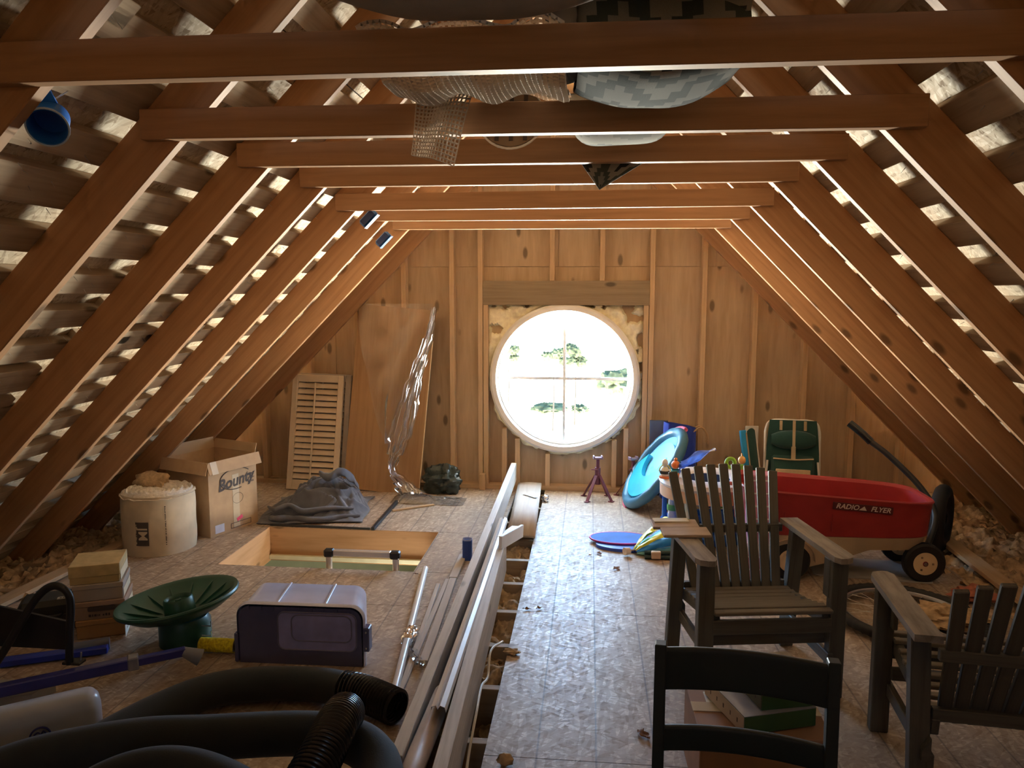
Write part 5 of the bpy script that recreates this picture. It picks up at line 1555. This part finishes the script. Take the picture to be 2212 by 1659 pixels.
for i in range(14):
    a = 2 * PI * i / 14
    d = Vector((math.cos(a), math.sin(a), 0))
    n_ = Vector((-math.sin(a), math.cos(a), 0))
    pts = [d * 0.075 + Vector((0, 0, 0.134)), d * 0.12 + Vector((0, 0, 0.136)), d * 0.20 + Vector((0, 0, 0.168)), d * 0.247 + Vector((0, 0, 0.204)), d * 0.20 + Vector((0, 0, 0.186)), d * 0.12 + Vector((0, 0, 0.152))]
    vs = [Rt @ (p + n_ * 0.003) for p in pts] + [Rt @ (p - n_ * 0.003) for p in pts]
    MB().add(vs, [(0, 1, 2, 3, 4, 5), (11, 10, 9, 8, 7, 6)] + [(j, 6 + j, 6 + (j + 1) % 6, (j + 1) % 6) for j in range(6)]).build('rib', TGREEN, tsd)
for z in (0.055, 0.10):
    MB().tube([(0.105, -0.05, z), (0.15, -0.05, z), (0.15, -0.05, z + 0.022)], 0.003, 6).build('thumb_screw', STEEL, tsd)

# ---- stack of four small cartons
SB = [('box_orange', (0.44, 0.25, 0.10), 'orange-brown shoe box with a white label, bottom of the stack', 0.085, (0.205, 0.20), (-2.035, 3.262), 0.43),
      ('box_brown', (0.34, 0.24, 0.18), 'brown shoe box with a dark hand slot, second from the bottom', 0.085, (0.210, 0.205), (-2.040, 3.268), 0.40),
      ('box_grey', (0.36, 0.31, 0.27), 'grey-brown shoe box under the tan-lidded one', 0.078, (0.205, 0.20), (-2.045, 3.270), 0.42),
      ('box_tan', (0.50, 0.38, 0.18), 'tan shoe box with a deep lid, top of the stack', 0.088, (0.206, 0.20), (-2.058, 3.272), 0.41)]
z = 0.001
for nm, colr, lb, h, (wd, dp), (x, y), a in SB:
    t = thing('shoe_box', lb, 'box', (x, y, z), a, 'stack of shoe boxes')
    m1 = plain(nm, colr, 0.75, var=0.08)
    m2 = plain(nm + '_lid', k(colr, 1.12), 0.7, var=0.08)
    MB().box((0, 0, h * 0.47), (wd, dp, h * 0.94), None, 0.002).build('tray', m1, t)
    lidh = h * (0.62 if nm == 'box_tan' else 0.28)
    MB().box((0, 0, h - lidh / 2), (wd + 0.006, dp + 0.006, lidh), None, 0.002).build('lid', m2 if nm != 'box_tan' else plain('lid_tan', (0.55, 0.42, 0.20), 0.7, var=0.15, scale=20), t)
    if nm == 'box_brown':
        MB().prism(rr(0.115, 0.022, 0.008), 0.003, Matrix(((1, 0, 0), (0, 0, -1), (0, 1, 0))), loc=(0.01, -dp / 2 - 0.0028, h * 0.60)).build('hand_slot', INK, t)
        vs_, fs_ = print_marks(0.09, 0.013, 20)
        MB().add([(p.x, -dp / 2 - 0.003, h * 0.25 + p.y) for p in vs_], fs_).build('printed_marks', INK, t)
    if nm == 'box_orange':
        MB().box((wd / 2 + 0.0015, -0.03, h * 0.34), (0.002, 0.22, h * 0.62)).build('white_label', plain('paper_white', (0.82, 0.80, 0.72), 0.7), t)
        vs_, fs_ = print_marks(0.12, 0.012, 22)
        MB().add([(wd / 2 + 0.003, -0.03 + p.x, h * 0.34 + p.y) for p in vs_], fs_).build('printed_marks', INK, t)
    else:
        MB().box((wd / 2 + 0.0035 if nm == 'box_tan' else wd / 2 + 0.0015, 0, h * 0.30), (0.001, dp * 0.94, h * 0.5)).build('pale_side', plain('pale_carton_side', (0.66, 0.60, 0.44), 0.7), t)
    z += h + 0.001

# ---- blue steel tube with black bracket (folded work stand)
ws = thing('work_stand', 'blue steel bar of a folded stand with black handle bracket', 'work stand', (-1.82, 2.70, 0))
STB = plain('stand_blue', (0.035, 0.040, 0.22), 0.32, spec=0.6)
a_, b_ = Vector((-0.42, -0.36, 0.085)), Vector((0.405, 0.165, 0.110))
mid = a_.lerp(b_, 0.80)
MB().bar(a_, mid, 0.042, 0.044, ch=0.004).build('main_bar', STB, ws)
MB().bar(mid, b_, 0.032, 0.034, ch=0.004).build('inner_bar', STB, ws)
MB().bar(mid - (b_ - a_).normalized() * 0.02, mid + (b_ - a_).normalized() * 0.02, 0.050, 0.052, ch=0.004).build('collar', plain('clear_clamp', (0.20, 0.21, 0.26), 0.2), ws)
MB().tube([b_ - (b_ - a_).normalized() * 0.01, b_ + Vector((0.05, 0.02, -0.035))], [0.020, 0.035], 14).build('end_cap', plain('grey_cap', (0.20, 0.21, 0.24), 0.5), ws, 40)
BM = plain('black_steel', (0.016, 0.015, 0.014), 0.4, spec=0.5)
hd = cr([(0.01, 0.0, 0.115), (0.015, 0.01, 0.25), (0.018, 0.02, 0.365), (-0.005, 0.02, 0.415), (-0.055, 0.02, 0.425), (-0.11, 0.01, 0.385), (-0.17, -0.01, 0.29), (-0.24, -0.03, 0.17), (-0.32, -0.06, 0.04)], 6)
def hdl(u, v):
    i = min(len(hd) - 1, int(round(u * (len(hd) - 1)))); p = hd[i]
    a = 2 * PI * v
    t = (hd[min(i + 1, len(hd) - 1)] - hd[max(i - 1, 0)]).normalized()
    s = t.cross(Vector((0, 1, 0))).normalized()
    return p + s * 0.016 * math.cos(a) + Vector((0, 1, 0)) * 0.012 * math.sin(a)
MB().grid(hdl, len(hd), 12, cv=True).build('handle_loop', BM, ws, 50)
MB().prism([(-0.36, 0.16), (-0.34, 0.335), (0.005, 0.275), (0.005, 0.16)], 0.012, Matrix(((1, 0, 0), (0, 0, -1), (0, 1, 0))), loc=(0, 0.04, 0)).build('side_plate', BM, ws)
MB().box((0.02, 0.015, 0.118), (0.075, 0.045, 0.012), None, 0.003).build('foot_plate', BM, ws)
MB().tube([(0.045, 0.02, 0.12), (0.048, 0.022, 0.155)], 0.0035, 8).build('bolt', STEEL, ws)
MB().bar((-0.42, 0.16, 0.02), (-0.05, 0.33, 0.02), 0.05, 0.03, ch=0.004).build('lower_bar', plain('bright_blue_steel', (0.02, 0.05, 0.45), 0.35), ws)
o = MB().tube([(-2.02, 2.985, 0.028), (-1.885, 3.065, 0.028)], 0.026, 16).build('grey_tube', plain('blue_grey_tube', (0.16, 0.18, 0.24), 0.3), None, 40)
tag(o, 'short blue-grey tube on the floor before the shoe boxes', 'tube')
# tool case
tc_ = thing('tool_case', 'black tool case with a pale label beside the shoe boxes', 'tool case', (-2.30, 3.26, 0), 0.5)
MB().box((0, 0, 0.075), (0.26, 0.17, 0.15), None, 0.022).build('case', plain('case_black', (0.025, 0.027, 0.024), 0.5), tc_)
MB().box((0, 0, 0.082), (0.264, 0.174, 0.008), None, 0.002).build('lid_seam', BLACK_PL, tc_)
MB().box((0.07, -0.05, 0.1508), (0.075, 0.03, 0.0015)).build('label_plate', plain('label_pale', (0.5, 0.5, 0.42), 0.5), tc_)
vs_, fs_ = print_marks(0.055, 0.014, 33)
MB().add([(0.07 + p.x, -0.05 + p.y, 0.1522) for p in vs_], fs_).build('printed_marks', INK, tc_)
MB().tube(cr([(-0.05, -0.088, 0.09), (-0.04, -0.115, 0.09), (0.04, -0.115, 0.09), (0.05, -0.088, 0.09)], 5), 0.009, 8).build('handle', BLACK_PL, tc_, 50)

# ---- grey plastic tub
tub = thing('plastic_tub', 'pale blue-grey plastic tub with a dark blue round emblem', 'tub', (-1.772, 2.165, 0), 0.645)
TUBM = plain('tub_plastic', (0.42, 0.46, 0.54), 0.28, var=0.05, spec=0.6)
lv = [(-0.012, 0.002, 0.03), (0.0, 0.012, 0.05), (0.002, 0.08, 0.05), (0.0, 0.15, 0.05), (-0.006, 0.180, 0.045), (-0.018, 0.197, 0.035), (-0.035, 0.203, 0.02)]
vs, fs = [], []
NN = len(rr(1, 1, .1, 6))
for g, z, r in lv:
    vs += [(p[0], p[1], z) for p in rr(0.76 + 2 * g, 0.115 + 2 * g, r, 6)]
for i in range(len(lv) - 1):
    for j in range(NN):
        fs.append((i * NN + j, i * NN + (j + 1) % NN, (i + 1) * NN + (j + 1) % NN, (i + 1) * NN + j))
fs.append(tuple((len(lv) - 1) * NN + j for j in range(NN)))
MB().add(vs, fs).build('shell', TUBM, tub, 50)
EMB = plain('emblem_blue', (0.02, 0.03, 0.22), 0.4)
ex, ez, ey = 0.195, 0.105, -0.060
MB().tube([(ex + 0.030 * math.cos(t), ey, ez + 0.032 * math.sin(t)) for t in [2 * PI * i / 28 for i in range(28)]], 0.0032, 6, closed=True).build('emblem_ring', EMB, tub, 50)
MB().tube(cr([(ex - 0.018, ey, ez + 0.010), (ex - 0.006, ey, ez + 0.016), (ex + 0.002, ey, ez + 0.008), (ex + 0.010, ey, ez + 0.018), (ex + 0.018, ey, ez + 0.006)], 4), 0.0026, 6).build('emblem_mark', EMB, tub, 50)
MB().tube(cr([(ex + 0.012, ey, ez + 0.004), (ex + 0.010, ey, ez - 0.008), (ex + 0.016, ey, ez - 0.016), (ex + 0.002, ey, ez - 0.020)], 4), 0.0026, 6).build('emblem_mark', EMB, tub, 50)
MB().tube([(ex - 0.010, ey, ez - 0.010), (ex - 0.008, ey, ez - 0.016)], 0.0055, 8).build('emblem_mark', EMB, tub, 50)
for x, w_, h_ in ((ex - 0.055, 0.018, 0.020), (ex - 0.080, 0.016, 0.012), (ex - 0.102, 0.018, 0.010)):
    MB().box((x, ey, ez - 0.03 + h_ / 2), (w_, 0.003, h_), Matrix.Rotation(-0.2, 3, 'Y')).build('emblem_letters', EMB, tub)
o = MB().prism([(-0.22, -0.10), (0.20, -0.08), (0.24, 0.03), (-0.22, 0.10)], 0.05).build('grey_bin', plain('lid_grey', (0.40, 0.40, 0.37), 0.45), None, loc=(-2.09, 2.60, 0.002), rot=(0, 0, 0.25))
tag(o, 'pale grey box half hidden behind the blue steel bar', 'box')

# ---- black drainage hoses in the foreground
SLEEVE = fabric('black_sleeve', (0.030, 0.036, 0.040), scale=260, var=0.12, sheen=0.15, rough=0.8)
CORR = plain('corrugated_black', (0.018, 0.018, 0.020), 0.22, spec=0.6)
hose = thing('drain_hose', 'thick black sleeved drainage hose coiled in the foreground', 'hose', (0, 0, 0))
hA = cr([(-1.60, 1.75, 0.07), (-1.50, 2.00, 0.07), (-1.431, 2.18, 0.07), (-1.375, 2.345, 0.07), (-1.300, 2.505, 0.07), (-1.195, 2.635, 0.072), (-1.037, 2.705, 0.072), (-0.822, 2.725, 0.072), (-0.700, 2.705, 0.072)], 10)
MB().tube(hA, 0.064, 24).build('sleeved_run', SLEEVE, hose, 60)
def corr(path, r, name):
    pts, rs = [], []
    L = [0]
    for i in range(1, len(path)):
        L.append(L[-1] + (path[i] - path[i - 1]).length)
    n = int(L[-1] / 0.0025)
    for i in range(n + 1):
        s = L[-1] * i / n
        j = max(kk for kk in range(len(L)) if L[kk] <= s + 1e-9); j = min(j, len(path) - 2)
        t = (s - L[j]) / max(1e-6, L[j + 1] - L[j])
        pts.append(path[j].lerp(path[j + 1], t))
        rs.append(r + 0.0062 * math.sin(2 * PI * s / 0.0150))
    return MB().tube(pts, rs, 24, cap=False).build(name, CORR, hose, 50)
corr(cr([(-0.700, 2.708, 0.072), (-0.62, 2.685, 0.072), (-0.53, 2.640, 0.070), (-0.460, 2.600, 0.068)], 8), 0.061, 'corrugated_end')
hB = cr([(-1.75, 1.62, 0.20), (-1.50, 1.866, 0.20), (-1.368, 1.985, 0.205), (-1.143, 2.085, 0.21), (-0.936, 2.125, 0.21), (-0.70, 2.180, 0.205), (-0.56, 2.19, 0.20), (-0.452, 2.16, 0.19), (-0.375, 2.07, 0.18), (-0.345, 1.92, 0.17), (-0.38, 1.74, 0.16), (-0.50, 1.60, 0.16)], 10)
MB().tube(hB, 0.066, 24).build('sleeved_loop', SLEEVE, hose, 60)
hC = cr([(-1.10, 1.45, 0.27), (-1.04, 1.616, 0.31), (-0.964, 1.715, 0.335), (-0.861, 1.755, 0.345), (-0.735, 1.745, 0.34), (-0.60, 1.68, 0.33), (-0.50, 1.55, 0.31)], 10)
MB().tube(hC, 0.062, 24).build('sleeved_loop', SLEEVE, hose, 60)
corr(cr([(-0.512, 2.170, 0.290), (-0.500, 2.06, 0.318), (-0.492, 1.94, 0.32), (-0.500, 1.80, 0.30), (-0.53, 1.62, 0.26)], 8), 0.058, 'corrugated_end')
MB().tube(cr([(-0.50, 1.93, 0.06), (-0.46, 2.00, 0.10), (-0.435, 2.045, 0.14), (-0.43, 2.05, 0.16)], 6), [0.05] * 18 + [0.03], 20).build('sleeved_stub', SLEEVE, hose, 60)

# ================================================================== OVERHEAD, ON THE COLLAR TIES
# beige open-weave rug pad: one panel over the ties and a corner hanging down
PADM = fabric('beige_rug_pad', (0.72, 0.63, 0.54), scale=300, var=0.15)
pad_ = thing('rug_pad', 'beige open-weave rug pad draped over the collar ties', 'rug pad', (0, 0, 0))
def net(name, fn, nu, nv, th=0.0045):
    o = MB().grid(fn, nu, nv).build(name, PADM, pad_)
    wf = o.modifiers.new('weave', 'WIREFRAME'); wf.thickness = th; wf.use_replace = True; wf.use_even_offset = False
    return o
def pad_top(u, v):
    x = -0.29 + 0.45 * u; y = 1.70 + 0.64 * v
    sag = -0.075 * math.sin(PI * min(1, max(0, (y - 1.69) / 0.58))) if 1.69 < y < 2.27 else 0
    return Vector((x + 0.01 * N3(u * 3, v * 3, 1), y, 2.150 + sag + 0.012 * math.sin(u * 16 + v * 3) + 0.02 * abs(N3(u * 4, v * 3, 6))))
net('top_panel', pad_top, 34, 48, 0.0095)
def pad_hang(u, v):
    # hangs before the second tie, narrowing to a slanted corner
    xl = -0.275 - 0.02 * v + 0.0 * u; xr = -0.10 - 0.06 * v ** 0.7 - 0.01 * v
    z = 2.155 - (0.165 + 0.055 * u) * v - 0.02 * v * (1 - u)
    return Vector((xl + (xr - xl) * u, 2.235 + 0.028 * math.sin(u * 5.5 + v * 1.5) - 0.03 * v, z))
net('hanging_corner', pad_hang, 16, 19, 0.0075)
# patterned rugs
RUGC = [(0.03, 0.045, 0.045), (0.17, 0.17, 0.16), (0.012, 0.016, 0.02), (0.28, 0.27, 0.245), (0.06, 0.075, 0.07), (0.20, 0.20, 0.185)]
RUG = fabric('zigzag_rug', (0.12, 0.12, 0.115), patt=RUGC, sheen=0.0)
RUG_L = fabric('pale_zigzag_rug', (0.40, 0.39, 0.35), sheen=0.0, patt=[(0.42, 0.41, 0.36), (0.22, 0.23, 0.23), (0.46, 0.45, 0.40), (0.30, 0.30, 0.28), (0.42, 0.4, 0.37)])
def rug(name, label, fn, nu, nv, m, uv, th=0.008):
    o = MB().grid(fn, nu, nv, uv=uv).build(name, m, None, 70)
    s = o.modifiers.new('pile', 'SOLIDIFY'); s.thickness = th; s.offset = 0
    tag(o, label, 'rug', 'rugs stored on the collar ties')
    return o
def sag_roll(x0, x1, yc, zc, ry, rz, turns=1.0, a0=0.0, ex=0.55):
    def fn(u, v):
        a = a0 + 2 * PI * turns * v
        q = 1 - 0.12 * v
        x = x0 + (x1 - x0) * u
        e = 1 - 0.18 * (2 * u - 1) ** 4
        sq = lambda t_: (abs(t_) ** ex) * (1 if t_ > 0 else -1)
        return Vector((x + 0.012 * math.sin(a * 2), yc + ry * q * e * sq(math.cos(a)), zc + rz * q * e * sq(math.sin(a)) - 0.02 * math.sin(PI * u) + 0.008 * N3(u * 4, v * 6, x0)))
    return fn
rug('patterned_rug', 'dark zigzag patterned rug folded over the second collar tie', sag_roll(0.185, 0.56, 1.99, 2.205, 0.25, 0.135, 1.0, 0.4), 22, 40, RUG, (0.4, 1.2))
rug('patterned_rug', 'dark zigzag rug flap hanging aslant beside the folded rug', lambda u, v: Vector((0.30 + 0.26 * u + 0.02 * v, 1.76 + 0.48 * v, 2.200 - 0.125 * math.sin(PI * v) * (0.55 + 0.45 * math.sin(PI * u))))  , 16, 20, RUG, (0.35, 0.6))
rug('pale_rug', 'pale zigzag rug sagging below the second collar tie', lambda u, v: Vector((0.145 + 0.35 * u, 2.36 + 0.46 * v, 2.160 - 0.100 * (math.sin(PI * v) ** 0.5) * (1 - abs(2 * u - 1) ** 6) + 0.012 * u)), 24, 20, RUG_L, (0.35, 0.5))
rug('rug_corner', 'dark rug corner hanging in a point below the third collar tie', lambda u, v: Vector((0.253 + (-0.134 + 0.450 * u) * (1 - v), 2.955 + 0.02 * math.sin(u * 4) * (1 - v), 2.150 - 0.188 * v)), 14, 14, RUG, (0.30, 0.22), 0.005)
rug('rug_bundle', 'large grey rolled carpet lying across the nearest collar ties', sag_roll(-0.31, 0.295, 1.31, 2.262, 0.40, 0.125, 1.0, 0.2, 0.22), 20, 40, fabric('grey_carpet_back', (0.42, 0.41, 0.41), var=0.15), (0.6, 1.0))
rug('patterned_rug', 'dark zigzag rolled rug right of the grey carpet roll', sag_roll(0.335, 0.54, 1.32, 2.265, 0.36, 0.115, 1.0, 0.2), 14, 36, RUG, (0.25, 1.0))
def pillow(u, v):
    a = 2 * PI * u; b = PI * (v - .5)
    sq = lambda t, e: (abs(t) ** e) * (1 if t > 0 else -1)
    return Vector((0.150 + 0.045 * sq(math.cos(a), .6) * sq(math.cos(b), .6), 2.0 + 0.26 * sq(math.sin(a), .6) * sq(math.cos(b), .6), 2.195 + 0.062 * math.sin(b) + 0.006 * N3(a * 2, b * 4, 1)))
o = MB().grid(pillow, 32, 16, cu=True).build('rolled_blanket', fabric('grey_fleece', (0.20, 0.20, 0.20)), None, 70)
tag(o, 'slim grey rolled blanket between the rug pad and the dark rug', 'blanket')
# round lid with a fuzzy white rim
dl = thing('round_lid', 'round striped lid with a fuzzy white rim above the second tie', 'lid', (-0.042, 2.60, 2.148), rot=(math.radians(76), 0, 0))
MB().lathe([(0.0, 0.0), (0.104, 0.0), (0.106, 0.010), (0.104, 0.018), (0.0, 0.016)], 40).build('disc', plain('lid_brown', (0.24, 0.17, 0.11), 0.6), dl, 40)
MB().tube([Vector((0.107 * math.cos(t), 0.107 * math.sin(t), 0.009)) + Vector((0, 0, 0.002 * N3(t * 9, 0, 1))) for t in [2 * PI * i / 90 for i in range(90)]], [0.0045 + 0.0012 * N3(i * .7, 2, 3) for i in range(90)], 6, closed=True).build('fuzzy_rim', plain('white_fuzz', (0.85, 0.84, 0.80), 0.9), dl, 60)
for x in (-0.045, 0.002, 0.048):
    MB().box((x, -0.005, 0.019), (0.013, 0.16, 0.003)).build('dark_stripe', INK, dl)

# ---- blue electrical boxes nailed to the rafters
EB = plain('box_blue', (0.02, 0.15, 0.60), 0.35, var=0.05)
eb = thing('electrical_box', 'round blue electrical box nailed to the nearest left rafter', 'electrical box', (-1.078, 1.790, 1.985))
ax = Vector((0.30, -0.62, -0.42)).normalized()
s_ = ax.cross(Vector((0, 0, 1))).normalized(); u_ = s_.cross(ax)
Re = Matrix((s_, u_, ax)).transposed()
MB().lathe([(0.0, -0.035), (0.036, -0.035), (0.040, -0.028), (0.044, 0.035), (0.047, 0.035), (0.047, 0.040), (0.041, 0.040), (0.037, -0.025), (0.0, -0.028)], 36, R=Re).build('drum', EB, eb, 40)
MB().lathe([(0.0435, 0.0405), (0.0475, 0.0405), (0.0475, 0.0385)], 36, R=Re).build('pale_rim', plain('rim_pale_blue', (0.45, 0.60, 0.85), 0.4), eb, 40)
MB().add([Re @ Vector(p) for p in ((-0.02, 0.03, -0.03), (0.03, 0.03, -0.03), (0.035, 0.075, -0.02), (-0.005, 0.080, -0.02), (-0.02, 0.03, -0.022), (0.03, 0.03, -0.022), (0.035, 0.075, -0.014), (-0.005, 0.080, -0.014))], [(0, 3, 2, 1), (4, 5, 6, 7), (0, 1, 5, 4), (1, 2, 6, 5), (2, 3, 7, 6), (3, 0, 4, 7)]).build('nail_tab', EB, eb)
for a, b in (((0.0, 0.02, 0.055), (0.06, -0.015, 0.065)), ((-0.045, -0.02, -0.045), (-0.012, -0.055, -0.062))):
    MB().tube([a, b], 0.002, 6).build('nail', STEEL, eb)
for lb, p, rz in (('small blue electrical box high on the fourth left rafter', (-0.985, 4.165, 1.985), 0.0), ('flat blue electrical box below the last collar ties on the left', (-1.070, 4.775, 1.915), 0.0)):
    t = thing('electrical_box', lb, 'electrical box', p, rot=(0, math.radians(45), 0))
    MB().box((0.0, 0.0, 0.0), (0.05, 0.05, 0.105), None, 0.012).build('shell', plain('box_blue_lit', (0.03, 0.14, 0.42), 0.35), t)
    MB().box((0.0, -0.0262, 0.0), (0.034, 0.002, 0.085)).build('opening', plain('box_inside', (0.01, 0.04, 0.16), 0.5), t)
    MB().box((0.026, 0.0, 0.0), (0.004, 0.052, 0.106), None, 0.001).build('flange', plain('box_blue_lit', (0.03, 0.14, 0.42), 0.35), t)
